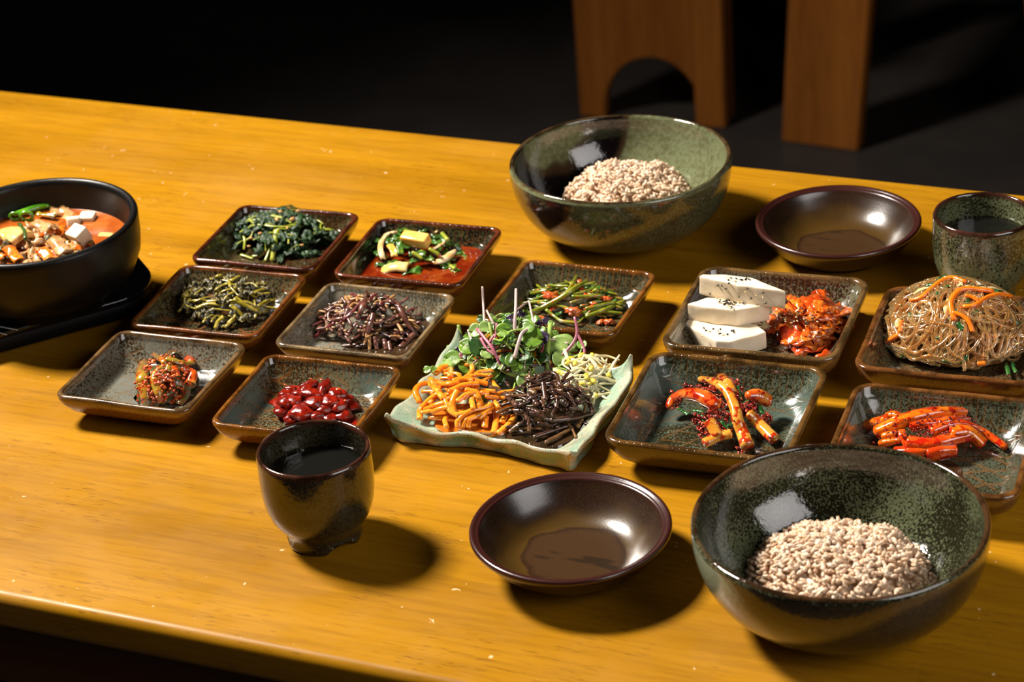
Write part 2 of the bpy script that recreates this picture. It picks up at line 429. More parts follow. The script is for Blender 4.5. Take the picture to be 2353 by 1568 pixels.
# stool with a splayed plank leg
A = floor_at(1795, 326); B = floor_at(1970, 350)
st = thing('wooden_stool', (float(A[0]), float(A[1]), 0), label='brown wooden stool with one broad splayed leg, standing behind the dark saucer', cat='stool')
mb = MB(); t, n, L = plank_leg(mb, A, B, .03, SH - .03, lean=(.07, .02), taper=-.004); build('leg', mb, WOODL, st, smooth=False)
vd = np.array(A) - CAM; vd[2] = 0; vd /= np.linalg.norm(vd)
mb = MB(); plank_leg(mb, A + vd * .34 + t * .02, B + vd * .34 - t * .01, .03, SH - .03, lean=(.05, -.02)); build('leg', mb, WOODL, st, smooth=False)
mb = MB(); plank_leg(mb, A + t * .44, B + t * .44, .03, SH - .03, lean=(-.09, .02)); build('leg', mb, WOODL, st, smooth=False)
mb = MB(); plank_leg(mb, A + t * .44 + n * .34, B + t * .44 + n * .34, .03, SH - .03, lean=(-.09, -.02)); build('leg', mb, WOODL, st, smooth=False)
mb = MB(); c = A + t * .28 + n * .18
top = [c - t * .28 - n * .19, c + t * .30 - n * .19, c + t * .30 + n * .21, c - t * .28 + n * .21]
prism(mb, [(p[0], p[1], SH) for p in top], [(p[0], p[1], SH - .03) for p in top], .004); build('seat', mb, WOODL, st, smooth=False)

# ------------------------------------------------------------------ crockery
def rrect(a, b, rc, nc=10, ne=16):
    rc = max(min(rc, a * .96, b * .96), 1e-5); P = []
    for q, (sx, sy) in enumerate(((1, 1), (-1, 1), (-1, -1), (1, -1))):
        cx, cy = sx * (a - rc), sy * (b - rc)
        for i in range(nc):
            t = math.pi / 2 * (q + i / (nc - 1)); P.append((cx + rc * math.cos(t), cy + rc * math.sin(t)))
        nx = [(-1, 1), (-1, -1), (1, -1), (1, 1)][q]
        e0 = P[-1]; nq = (q + 1) % 4; t = math.pi / 2 * nq
        e1 = (nx[0] * (a - rc) + rc * math.cos(t), nx[1] * (b - rc) + rc * math.sin(t))
        for i in range(1, ne): P.append((e0[0] + (e1[0] - e0[0]) * i / ne, e0[1] + (e1[1] - e0[1]) * i / ne))
    return P
def dish_z(t, h, w, zf):                     # inner surface height at inset t
    if t >= w: return zf
    u = 1 - t / w; return zf + (h - .0012 - zf) * (u ** 1.45)
def dish_mesh(name, a, b, h, w=.021, zf=.006, rc=.012, th=.0046, seed=0):
    rng = random.Random(seed); V = []; F = []; MI = []
    rings = []
    tmax = min(a, b)
    for s in (.02, .08, .16, .26, .36, .46, .56, .66, .76, .86, .94): rings.append((tmax - (tmax - w) * s, None, 0))
    for i in range(0, 15):
        t = w - (w - th) * i / 14; rings.append((t, dish_z(t - th * .55, h, w - th * .55, zf), 0))
    for q in range(1, 7):                     # rounded lip
        an = math.pi * q / 7; rings.append((th / 2 + th / 2 * math.cos(an), h - .0022 + .0022 * math.sin(an), 0))
    for t, z in ((0, h - .0024), (.0004, h - .005), (.0022, h * .66), (.006, h * .42), (.0115, h * .24), (.0175, .0042), (.020, .0022), (.0205, .0004), (.0215, 0), (.024, 0), (.0245, .0015)): rings.append((t, z, 1))
    n = None
    for t, z, mi in rings:
        zz = zf if z is None else z
        aa, bb = a - t, b - t
        loop = rrect(max(aa, 1e-4), max(bb, 1e-4), rc + max(0, t - th) * .55 if t > th else max(rc - t * .5, .004))
        n = len(loop)
        for x, y in loop:
            w1 = mnoise.noise(Vector((x * 18 + seed, y * 18, 0))) * .0011 * (zz / h)
            V.append((x * (1 + w1), y * (1 - w1), zz + (w1 if z is not None and zz > .01 else 0)))
    for i in range(len(rings) - 1):
        for j in range(n):
            F.append((i * n + j, i * n + (j + 1) % n, (i + 1) * n + (j + 1) % n, (i + 1) * n + j)); MI.append(rings[i + 1][2])
    F.append(tuple(range(n))[::-1]); MI.append(0)
    o = (len(rings) - 1) * n; F.append(tuple(range(o, o + n))); MI.append(1)
    return V, F, MI

SM = dict(a=.0600, b=.0577, h=.028, w=.0175, rc=.011)
LG = dict(a=.0716, b=.0714, h=.033, w=.0205, rc=.016, th=.0055)
DISH = {'S1': (-1.0016, 1.6727, .072), 'S2': (-.8632, 1.6777, .0685), 'S3': (-.992, 1.5493, .0804), 'S4': (-.8527, 1.5498, .0452),
        'S5': (-.9855, 1.4249, .0506), 'S6': (-.8424, 1.4218, .0714), 'S7': (-.7036, 1.6316, .0254),
        'L1': (-.5333, 1.6388, .0697), 'L3': (-.5249, 1.487, .0693), 'L2': (-.3763, 1.6428, .0626), 'L4': (-.3576, 1.4813, .072)}
GREEN = (.085, .095, .050); OLIVE = (.065, .060, .022); TEAL = (.10, .14, .115); BRN = (.030, .014, .005); RUST = (.16, .045, .008); GREY = (.20, .19, .145); BLK = (.010, .007, .005)
VS = (26, (-.03, -.085), (.055, -.06), .056); VL = (21, (-.03, -.10), (.065, -.075), .066)
spec = {
 'S1': (OLIVE, BRN, (.085, .018, .007), .52, None, (.10, .035, .010)),
 'S2': (OLIVE, BLK, (.10, .022, .007), .56, None, (.12, .040, .010)),
 'S3': ((.10, .085, .04), (.016, .009, .004), (.17, .05, .010), .52, None, (.14, .055, .013)),
 'S4': (GREY, (.09, .075, .04), (.20, .13, .06), .45, None, (.14, .06, .02)),
 'S5': ((.17, .165, .125), (.045, .026, .010), (.15, .08, .03), .47, (.17, .17, .14), (.19, .085, .02)),
 'S6': ((.12, .12, .07), (.045, .022, .007), (.20, .070, .010), .50, TEAL, (.22, .085, .014)),
 'S7': ((.075, .07, .035), (.030, .021, .009), (.19, .065, .010), .49, None, (.12, .055, .013)),
 'L1': ((.13, .125, .075), (.030, .012, .006), (.12, .065, .022), .53, None, (.17, .085, .022)),
 'L3': ((.085, .105, .068), (.024, .019, .007), (.11, .052, .013), .50, TEAL, (.10, .060, .017)),
 'L2': ((.10, .085, .04), (.035, .015, .006), (.14, .050, .012), .50, None, (.12, .04, .012)),
 'L4': ((.085, .095, .06), (.028, .020, .007), (.14, .055, .013), .49, None, (.12, .06, .016)),
}
dlabel = {
 'S1': 'small square dark-brown dish of dark spinach, farthest back of the small dishes',
 'S2': 'small square dark-brown dish of mixed onion, leaf and radish kimchi in red juice',
 'S3': 'small square brown dish of olive cooked greens, nearest to the black stew bowl',
 'S4': 'small square pale grey-green dish of brown bracken stems',
 'S5': 'small square grey-green dish with one red-and-green kimchi clump, at the front left',
 'S6': 'small square amber-rimmed dish of glossy dark red seafood, behind the front tea cup',
 'S7': 'small square amber-rimmed dish of green parsley stems, behind the crinkled platter',
 'L1': 'large square dish with three white tofu slabs and orange kimchi',
 'L3': 'large square olive dish of red seasoned scallion bulbs, right of the crinkled platter',
 'L2': 'large square dish heaped with glass noodles, at the right edge',
 'L4': 'large square dish of orange-red radish sticks, behind the front rice bowl',
}
for k, (x, y, r) in DISH.items():
    G = SM if k[0] == 'S' else LG
    li, dk, rim, bias, patch, outc = spec[k]
    sd = sum(ord(c) for c in k) * 1.3
    li = tuple(c * .78 for c in li); dk = tuple(c * .75 for c in dk); patch = tuple(c * .8 for c in patch) if patch else None
    inn = glaze('glaze_' + k, li, dk, rim, G['h'], speck=560, bias=bias, veins=VS if k[0] == 'S' else VL, vein=tuple(min(1, c * 1.1) for c in rim), seed=sd, patch=patch, line=.90 if k in ('S4', 'S6', 'L4', 'S3') else .94, rough=.16)
    out = glaze('glaze_out_' + k, outc, tuple(c * .45 for c in outc), rim, G['h'], speck=700, bias=.45, seed=sd + 3, rough=.2)
    V, F, MI = dish_mesh('dish', seed=int(sd), **G)
    me = mesh('square_dish', V, F, [inn, out], MI)
    o = bpy.data.objects.new('square_dish', me); COL.objects.link(o); o.location = (x, y, TZ); o.rotation_euler = (0, 0, r)
    tag(o, dlabel[k], 'dish')

def pool(k, lev, m, name, label, cat, x0=-1, x1=1, y0=-1, y1=1):
    """liquid lying in a square dish at height lev"""
    G = SM if k[0] == 'S' else LG
    x, y, r = DISH[k]; w = G['w']; zf = .006; th = G.get('th', .0046)
    u = ((lev - zf) / (G['h'] - .0012 - zf)) ** (1 / 1.45); t = w - u * (w - th * .55) + .0006
    a, b = G['a'] - t, G['b'] - t; mb = MB()
    L0 = [(min(max(p[0], x0 * a), x1 * a), min(max(p[1], y0 * b), y1 * b)) for p in rrect(a, b, G['rc'] + t * .5)]
    c, s = math.cos(r), math.sin(r); n = len(L0)
    V = [(x + q[0] * c - q[1] * s, y + q[0] * s + q[1] * c, TZ + lev) for q in L0] + [(x + (q[0] * c - q[1] * s) * .97, y + (q[0] * s + q[1] * c) * .97, TZ + lev - .0012) for q in L0]
    mb.add(V, [tuple(range(n)), tuple(range(n, 2 * n))[::-1]] + [(j, n + j, n + (j + 1) % n, (j + 1) % n) for j in range(n)])
    return build(name, mb, m, smooth=False, label=label, cat=cat, kind='stuff')

def lat(name, c, prof, mats, mi, label, cat, seg=128, wob=None, kind=None):
    mb = MB(); lathe(mb, prof, seg, (0, 0, 0), mi, wob)
    o = bpy.data.objects.new(name, mesh(name, mb.verts(), mb.f, mats, mb.m)); COL.objects.link(o)
    o.location = (c[0], c[1], TZ + (c[2] if len(c) > 2 else 0)); tag(o, label, cat); return o

# rice bowls
def bowl_prof(R, h, th=.005):
    inn = [(.002, .0075), (.02, .0078), (.035, .0098)]
    for i in range(1, 20):
        u = i / 19; an = u * math.pi / 2
        inn.append((.035 + (R - th - .035) * math.sin(an) ** .92, .0098 + (h - .004 - .0098) * (1 - math.cos(an) ** 1.05)))
    lip = [(R - th / 2 + th / 2 * -math.cos(a), h - .003 + .003 * math.sin(a)) for a in (.4, 1.0, 1.57, 2.1, 2.7)]
    out = []
    for i in range(0, 20):
        u = 1 - i / 19; an = u * math.pi / 2
        out.append((.040 + (R - .040) * math.sin(an) ** .85, .006 + (h - .004 - .006) * (1 - math.cos(an) ** .95)))
    foot = [(.0395, .004), (.039, .0005), (.038, 0), (.034, 0), (.033, .003), (.002, .003)]
    return inn + lip + out + foot, [0] * (len(inn) + len(lip)) + [1] * (len(out) + len(foot))
RIMB = (.055, .025, .010)
g1i = glaze('bowl_green_inside', (.135, .150, .078), (.085, .085, .038), (.06, .035, .015), .0745, speck=260, bias=.47, seed=3, rough=.07, rw=.0016, wid=.20, stripe=(.904, -.427, -.0735, .0105, (.006, .004, .004)))
g1o = glaze('bowl_green_outside', (.075, .080, .038), (.040, .032, .012), (.05, .024, .010), .0745, speck=500, bias=.46, seed=9, rough=.12, rw=.0018, wid=.12, stripe=(.78, .62, -.083, .012, (.010, .006, .005)))
g2i = glaze('bowl_dark_inside', (.085, .095, .050), (.012, .011, .005), RIMB, .0745, speck=620, bias=.535, seed=21, rough=.07, rw=.0018, wid=.06)
g2o = glaze('bowl_dark_outside', (.030, .022, .010), (.012, .008, .005), RIMB, .0745, speck=500, bias=.5, seed=27, rough=.16, rw=.002, wid=.12, stripe=(-.97, -.20, .113, .042, (.19, .21, .135), .85))
pr, mi = bowl_prof(.0984, .074)
wobb = lambda i, a, r, z: (r * (1 + .006 * math.sin(2 * a + 1) * z / .074), z + .0008 * math.sin(3 * a) * (z / .074) ** 2)
lat('rice_bowl', (-.7218, 1.81), pr, [g1i, g1o], mi, 'sage green bowl with a black glaze band, by the far table edge', 'bowl', wob=wobb)
lat('rice_bowl', (-.3756, 1.2981), pr, [g2i, g2o], mi, 'dark speckled green bowl of barley rice, nearest object at the lower right', 'bowl', wob=wobb)

# dark saucers
def saucer_prof(R, h):
    inn = [(.002, .0065), (.02, .0066), (.036, .0070), (.042, .0082), (.049, .0125), (.056, .0195), (.061, .0262), (.0645, .0305), (.0652, .0322), (.0662, .0318)]
    lip = [(.0675, .0330), (.069, .034), (.0705, .0338), (.0714, .0325), (.0714, .0308)]
    out = [(.0700, .0285), (.067, .0255), (.062, .0185), (.055, .012), (.046, .0065), (.039, .0045), (.0375, .003), (.037, 0), (.033, 0), (.032, .003), (.002, .003)]
    P = inn + lip + out
    return [(r * R / .0714, z) for r, z in P], [0] * len(P)
def saucer_mat(name, seed):
    m, nt, bs = new(name)
    v = mapped(nt, loc=(seed, 0, 0)); ob = mapped(nt); x = sepxyz(nt, ob)
    rr = math_(nt, 'SQRT', math_(nt, 'ADD', math_(nt, 'MULTIPLY', x[0], x[0]), math_(nt, 'MULTIPLY', x[1], x[1])))
    rr = math_(nt, 'ADD', rr, math_(nt, 'MULTIPLY', math_(nt, 'SUBTRACT', noise(nt, 32, 1, .5, v), .5), .022))
    col = mix(nt, ramp(nt, noise(nt, 900, 1, .5, v), .4, .65), (.016, .007, .0035), (.030, .013, .005))
    ring = math_(nt, 'MULTIPLY', ramp(nt, rr, .036, .0385), ramp(nt, rr, .046, .058, 1, 0))
    col = mix(nt, math_(nt, 'MULTIPLY', ring, .85), col, (.060, .030, .005))
    inner = ramp(nt, rr, .032, .0375, 0, 1)
    col = mix(nt, math_(nt, 'MULTIPLY', math_(nt, 'SUBTRACT', 1.0, inner), .8), col, (.045, .021, .007))
    blot = ramp(nt, noise(nt, 60, 2, .5, mapped(nt, scale=(.4, 1.6, 1), loc=(seed, 1, 1))), .6, .7)
    col = mix(nt, math_(nt, 'MULTIPLY', math_(nt, 'MULTIPLY', blot, math_(nt, 'SUBTRACT', 1.0, inner)), .7), col, (.012, .007, .004))
    col = mix(nt, ramp(nt, x[2], .029, .0322), col, (.032, .008, .006))
    setin(nt, bs, 'Base Color', col); bs.inputs['Roughness'].default_value = .25; bs.inputs['Coat Weight'].default_value = .35; bs.inputs['Coat Roughness'].default_value = .2
    bump(nt, bs, noise(nt, 700, 2, .5, v), .12, .0005); return m
for c, s, lb in (((-.57, 1.2962), 1, 'empty dark brown round saucer in front, between the tea cup and the near rice bowl'),
                 ((-.5237, 1.8137), 5, 'empty dark brown round saucer at the far edge, right of the sage rice bowl')):
    pr, mi = saucer_prof(.0714, .034); lat('saucer', c, pr, [saucer_mat('tenmoku_glaze_%d' % s, s)], mi, lb, 'saucer')

# tea cups with notched feet, water inside
def cup(c, label, mats, seed):
    inn = [(.002, .012), (.016, .0122), (.026, .018), (.0325, .028), (.0355, .042), (.0368, .058), (.0374, .067)]
    lip = [(.0378, .0690), (.0388, .0700), (.0400, .0697), (.0409, .0680), (.0411, .0655)]
    out = [(.0410, .060), (.0412, .051), (.0409, .041), (.0396, .031), (.0366, .022), (.0322, .0155), (.0292, .0122), (.0278, .0092), (.0276, .006), (.0280, .0032), (.0272, .0008), (.024, 0), (.0215, 0), (.020, .003), (.002, .0035)]
    P = [(r, z * 1.093 if z > .01 else z) for r, z in inn + lip + out]; i0 = len(inn) + len(lip)
    def w(i, a, r, z):
        if i >= i0 + 7 and i < len(P) - 1:
            notch = max(0, math.cos(3 * (a + .55)) - .2) / .8
            if z < .0045: z = z + .0052 * notch ** .6
            r *= 1 - .04 * notch
        return r * (1 + .006 * math.sin(2 * a + seed)), z
    return lat('tea_cup', c, P, mats, [0] * i0 + [1] * (len(P) - i0), label, 'cup', wob=w, seg=120)
for c, lb, s, li, dk, b_ in (((-.7586, 1.2788), 'dark brown-green handleless tea cup of water in the left foreground', 1, (.030, .027, .014), (.010, .007, .004), .5),
                         ((-.3879, 1.7705), 'speckled green handleless tea cup of water at the far right edge', 2, (.090, .098, .048), (.016, .014, .006), .48)):
    gi = glaze('cup_inside_%d' % s, tuple(q * 1.1 for q in li), dk, (.050, .018, .010), .0765, speck=620, bias=b_, seed=s * 7, rough=.12, rw=.004)
    go = glaze('cup_outside_%d' % s, li, dk, (.058, .018, .010), .0765, speck=560, bias=b_, seed=s * 11, rough=.13, rw=.004)
    cup(c, lb, [gi, go], s)
    m, nt, bs = new('cup_water'); bs.inputs['Base Color'].default_value = (.006, .006, .005, 1); bs.inputs['Roughness'].default_value = .02
    mb = MB(); lathe(mb, [(.0358, -.0015), (.0362, 0), (.030, -.0003), (.001, -.0003)], 64, (c[0], c[1], TZ + .056))
    build('drinking_water', mb, m, label='still dark water inside the ' + ('left foreground' if s == 1 else 'far right') + ' tea cup', cat='water', kind='stuff')

# ------------------------------------------------------------------ cooking plate and stew bowl
IH = .024
blkglass, nt, bs = new('black_cooker_glass'); bs.inputs['Base Color'].default_value = (.004, .004, .0045, 1); bs.inputs['Roughness'].default_value = .10
blkplast = plain('black_cooker_body', (.0025, .0025, .0025), .6); blkplast.node_tree.nodes['Principled BSDF'].inputs['Specular IOR Level'].default_value = .15
white_print = plain('white_print', (.75, .75, .75), .5)
hot = thing('cooking_plate', (-1.232, 1.550, TZ), math.radians(49), label='flat black glass-topped cooking plate under the stew bowl', cat='cooker')
def slab(a, rc, z0, z1, e=.002):
    mb = MB(); V = []; L = [(a - e * 1.5, z0), (a, z0 + e), (a, z1 - e), (a - e * .4, z1 - e * .3), (a - e, z1)]
    for aa, z in L: q = rrect(aa, aa, rc); V += [(x, y, z) for x, y in q]
    n = len(q); F = [(i * n + j, i * n + (j + 1) % n, (i + 1) * n + (j + 1) % n, (i + 1) * n + j) for i in range(len(L) - 1) for j in range(n)]
    F += [tuple(range(n))[::-1], tuple(range((len(L) - 1) * n, len(L) * n))]
    mb.add(V, F); return mb
build('body', slab(.124, .044, .003, .0175), blkplast, hot, local=True)
build('glass_top', slab(.127, .046, .0175, IH, .0012), blkglass, hot, local=True)
for fx, fy in ((1, 1), (1, -1), (-1, 1), (-1, -1)):
    mb = MB(); lathe(mb, [(.010, 0), (.010, .004)], 20, (fx * .085, fy * .085, 0)); build('foot', mb, blkplast, hot, local=True, smooth=False)
for p0, p1 in (((-1.172, 1.4618), (-1.1379, 1.4598)), ((-1.165, 1.4545), (-1.1423, 1.4498))):
    mb = MB(); d = np.array(p1) - np.array(p0); nrm = np.array([-d[1], d[0]]); nrm = nrm / np.linalg.norm(nrm) * .0006
    q = [np.array(p0) - nrm, np.array(p1) - nrm, np.array(p1) + nrm, np.array(p0) + nrm]
    c, s_ = math.cos(-math.radians(49)), math.sin(-math.radians(49))
    q = [((p[0] + 1.232) * c - (p[1] - 1.550) * s_, (p[0] + 1.232) * s_ + (p[1] - 1.550) * c) for p in q]
    prism(mb, [(p[0], p[1], IH + .0002) for p in q], [(p[0], p[1], IH) for p in q], 0); build('printed_line', mb, white_print, hot, local=True, smooth=False, label='white printed line on the black glass')

stone, nt, bs = new('black_stoneware')
setin(nt, bs, 'Base Color', mix(nt, ramp(nt, noise(nt, 40, 4), .4, .8), (.0035, .0033, .0031), (.008, .0055, .003))); bs.inputs['Roughness'].default_value = .36; bs.inputs['Specular IOR Level'].default_value = .25
bump(nt, bs, noise(nt, 220, 3), .15, .0008)
TC = (-1.154, 1.532); RT = .0885; HT = .068
inn = [(.002, .010), (.05, .010), (.066, .016), (.0745, .030), (.0795, .046), (.0810, .057), (.0808, .062)]
lip = [(.0815, .0655), (.0835, .0675), (.0855, .068), (.0875, .0668), (.0885, .0645)]
out = [(.0882, .058), (.0878, .045), (.086, .032), (.080, .018), (.070, .008), (.066, .006), (.066, 0), (.060, 0), (.058, .002), (.002, .002)]
P = inn + lip + out
lat('stew_bowl', (TC[0], TC[1], IH), P, [stone], [0] * len(P), 'black stoneware bowl of orange tofu and kimchi stew at the left edge', 'bowl')
BZ = IH + .041
broth, nt, bs = new('chilli_broth')
setin(nt, bs, 'Base Color', mix(nt, ramp(nt, noise(nt, 60, 3), .4, .7), (.27, .055, .006), (.36, .10, .016))); bs.inputs['Roughness'].default_value = .12
bs.inputs['Coat Weight'].default_value = .1
mb = MB(); lathe(mb, [(.0780, -.006), (.0794, .0004), (.0786, .0), (.05, -.0002), (.001, -.0002)], 96, (TC[0], TC[1], TZ + BZ)); build('stew_broth', mb, broth, label='orange chilli broth filling the black stew bowl', cat='broth', kind='stuff')

# ------------------------------------------------------------------ food materials
F = {}
F['spinach'] = food('spinach_piece', (.006, .022, .006), (.020, .055, .010), scale=150, rough=.36, bmp=.8, bscale=900, coat=.05, spec=.35)
F['spstem'] = food('spinach_stalk_piece', (.20, .24, .012), (.34, .34, .035), scale=100, rough=.3, bmp=.15, coat=.3)
F['nut'] = food('nut', (.55, .26, .08), (.66, .36, .14), scale=200, rough=.4, bmp=.1)
F['mustard'] = food('mustard_stem', (.22, .17, .010), (.40, .30, .03), (.06, .06, .01), scale=120, rough=.28, bmp=.3, coat=.4, cs=200)
F['mustleaf'] = food('mustard_leaf', (.030, .026, .007), (.17, .13, .03), scale=260, rough=.4, bmp=.6, bscale=700, coat=.1)
F['fern'] = food('bracken', (.075, .022, .014), (.15, .055, .035), scale=120, rough=.3, bmp=.4, coat=.3)
F['fernr'] = food('bracken_red', (.10, .014, .016), (.16, .035, .028), scale=120, rough=.25, bmp=.3, coat=.4)
F['ferntan'] = food('bracken_tan', (.30, .13, .035), (.42, .22, .08), scale=120, rough=.35, bmp=.4)
F['ferncrumb'] = food('bracken_crumb', (.26, .13, .045), (.46, .30, .15), scale=300, rough=.4, bmp=.6)
F['dfern'] = food('dark_bracken', (.030, .012, .008), (.075, .028, .014), scale=140, rough=.25, bmp=.5, coat=.4)
F['dfern2'] = food('dark_bracken_light', (.12, .05, .018), (.20, .10, .035), scale=140, rough=.3, bmp=.5, coat=.3)
F['red'] = food('chilli_paste', (.26, .012, .004), (.48, .040, .008), scale=300, rough=.14, bmp=.6, bscale=900, coat=.8, sss=.15)
F['dred'] = food('dark_red_sauce', (.13, .005, .002), (.27, .012, .003), scale=120, rough=.2, bmp=.45, bscale=500, coat=.25, sss=.1)
F['kimchi'] = food('kimchi_piece', (.66, .11, .008), (.80, .24, .02), (.42, .025, .004), scale=110, rough=.16, bmp=.5, bscale=400, coat=.7, sss=.15, cs=260, clo=.55, chi=.65)
F['kimchir'] = food('kimchi_leaf_red', (.50, .045, .006), (.70, .11, .010), (.75, .30, .05), scale=120, rough=.14, bmp=.5, bscale=400, coat=.8, sss=.15, cs=180)
F['gkim'] = food('green_kimchi_leaf', (.30, .20, .02), (.42, .15, .012), (.36, .03, .005), scale=70, rough=.16, bmp=.5, bscale=400, coat=.7, cs=220, clo=.5, chi=.6)
F['gkimd'] = food('dark_green_kimchi_leaf', (.055, .065, .018), (.14, .085, .015), (.34, .03, .006), scale=90, rough=.14, bmp=.6, bscale=500, coat=.8, cs=300, clo=.52, chi=.6)
F['leafg'] = food('chopped_green_leaf', (.022, .075, .008), (.08, .19, .015), (.22, .26, .02), scale=120, rough=.25, bmp=.5, bscale=500, coat=.4, cs=160)
F['pale'] = food('pale_onion', (.66, .38, .13), (.82, .60, .34), (.75, .25, .05), scale=70, rough=.2, bmp=.15, coat=.5, sss=.3, cs=90, clo=.62, chi=.8)
F['wedge'] = food('onion_wedge', (.60, .42, .10), (.70, .55, .22), scale=60, rough=.2, bmp=.15, coat=.5, sss=.3)
F['cube'] = food('radish_cube', (.80, .40, .06), (.90, .55, .15), (.75, .15, .02), scale=50, rough=.2, bmp=.15, coat=.5, sss=.3, cs=70, clo=.62, chi=.8)
F['soup'] = food('red_kimchi_juice', (.13, .010, .002), (.20, .026, .003), scale=60, rough=.06, bmp=.05, coat=.8)
F['osoup'] = food('orange_juice_sauce', (.48, .11, .007), (.54, .16, .014), scale=60, rough=.06, bmp=.05, coat=.8)
F['dsoup'] = food('dark_soy_sauce', (.02, .012, .005), (.04, .02, .008), scale=60, rough=.06, bmp=.03, coat=.8)
F['parsley'] = food('parsley_piece', (.12, .15, .008), (.24, .25, .015), (.42, .10, .01), scale=110, rough=.25, bmp=.2, coat=.5, cs=260, clo=.58, chi=.66)
F['shell'] = food('seasoned_chunk', (.42, .055, .008), (.60, .17, .035), (.36, .02, .004), scale=160, rough=.15, bmp=.5, coat=.8, sss=.2, cs=300)
F['tofu'] = food('white_tofu', (.72, .60, .42), (.78, .67, .50), (.62, .48, .31), scale=60, rough=.42, bmp=.25, bscale=260, sss=.25, sssr=(1, .8, .5), cs=500, clo=.66, chi=.75)
F['bseed'] = plain('black_sesame', (.006, .006, .007), .3)
F['wseed'] = plain('white_sesame', (.72, .50, .26), .4)
F['carrot'] = food('carrot', (.74, .15, .006), (.84, .22, .010), scale=60, rough=.25, bmp=.1, coat=.5, sss=.2)
F['noodle'] = food('glass_noodle', (.86, .46, .13), (.90, .58, .22), scale=60, rough=.09, bmp=0, coat=.15, trans=.85)
F['trons'] = food('soft_onion', (.62, .46, .20), (.72, .60, .34), scale=60, rough=.12, bmp=.1, coat=.6, sss=.3)
F['chive'] = food('chive', (.010, .060, .012), (.03, .11, .02), scale=120, rough=.2, bmp=.3, coat=.6)
F['scal'] = food('seasoned_scallion', (.58, .22, .018), (.70, .36, .06), (.40, .028, .004), scale=70, rough=.16, bmp=.3, bscale=220, coat=.8, sss=.2, cs=150, clo=.46, chi=.58)
F['bulb'] = food('seasoned_bulb', (.56, .07, .008), (.58, .22, .03), (.30, .010, .003), scale=60, rough=.12, bmp=.3, coat=.9, sss=.2, cs=160, clo=.5, chi=.6)
F['radish'] = food('radish_stick', (.66, .11, .005), (.76, .22, .010), (.44, .016, .003), scale=60, rough=.13, bmp=.2, coat=.9, sss=.25, cs=130, clo=.47, chi=.62)
F['radishr'] = food('radish_stick_red', (.52, .040, .004), (.66, .11, .008), (.42, .012, .003), scale=80, rough=.1, bmp=.3, coat=1, sss=.25, cs=160, clo=.5, chi=.6)
F['orange'] = food('orange_radish_strip', (.76, .19, .007), (.84, .31, .025), (.60, .06, .006), scale=70, rough=.16, bmp=.3, coat=.7, sss=.3, cs=420, clo=.63, chi=.7)
F['sprout'] = food('bean_sprout', (.56, .50, .26), (.68, .62, .40), scale=60, rough=.2, bmp=.1, coat=.4, sss=.4)
F['bean'] = food('sprout_head', (.56, .42, .03), (.66, .55, .09), scale=90, rough=.25, bmp=.1, coat=.3)
F['mgleaf'] = food('microgreen_leaf', (.085, .18, .012), (.15, .27, .022), scale=120, rough=.35, bmp=.3, bscale=600, sss=.1)
F['mgleafd'] = food('microgreen_leaf_dark', (.022, .07, .012), (.05, .12, .018), scale=120, rough=.35, bmp=.3, bscale=600)
F['mgpale'] = food('microgreen_leaf_pale', (.16, .26, .06), (.23, .33, .085), scale=120, rough=.35, bmp=.3, bscale=600)
F['mgpur'] = food('microgreen_leaf_purple', (.022, .012, .030), (.04, .025, .05), scale=120, rough=.3, bmp=.3)
F['stg'] = plain('green_stalk', (.25, .36, .07), .35)
F['stw'] = plain('pale_stalk', (.50, .36, .33), .35)
F['stp'] = plain('pink_stalk', (.34, .10, .14), .35)
F['stpu'] = plain('purple_stalk', (.20, .03, .06), .3)
F['chilli'] = food('green_chilli', (.06, .24, .008), (.11, .32, .015), scale=90, rough=.18, bmp=.05, coat=.8)
F['courg'] = food('courgette_flesh', (.78, .42, .10), (.86, .55, .20), scale=60, rough=.25, bmp=.2, coat=.5, sss=.3)
F['skin'] = plain('courgette_skin', (.045, .08, .015), .3)
F['meat'] = food('stew_meat', (.40, .19, .06), (.58, .34, .15), (.34, .07, .012), scale=90, rough=.25, bmp=.5, coat=.5, cs=200)
F['grain'] = food('cooked_barley_rice', (.58, .38, .24), (.70, .54, .40), (.46, .25, .11), scale=140, rough=.38, bmp=.15, sss=.25, sssr=(1, .7, .5), cs=330, clo=.55, chi=.68)

F['redo'] = food('orange_red_seasoning', (.46, .045, .006), (.62, .13, .012), scale=300, rough=.2, bmp=.4, bscale=900, coat=.4)
CNT = {}
def stroke(crop, pts, w, heap, mat, name, label, cat, group, lift=0.0, flat=.9, seg=8, n=14, prof=None, rough=.04, square=0, rng=random, ends=None):
    P = hp(crop, pts, heap, 0); r = wz(crop, w, P[0]) / 2
    P = [p + np.array([0, 0, r * flat * .6 + lift]) for p in P]
    mb = MB(); tube(mb, P, r, seg, n, flat, prof, rough, rng, square=square)
    return build(name, mb, F[mat], label=label, cat=cat, group=group)
def leafy(crop, pts, w, heap, mat, name, label, cat, group, lift=0.0, amp=.0012, curl=.3, seed=0, prof=None, edge=.12, n=14, m=7, thick=.0007, up=(0, 0, 1)):
    P = hp(crop, pts, heap, 0); W_ = wz(crop, w, P[0]); P = [p + np.array([0, 0, lift + .001]) for p in P]
    mb = MB(); sheet(mb, P, W_, n, m, amp, curl, thick, seed, prof, up, edge=edge)
    return build(name, mb, F[mat], label=label, cat=cat, group=group)
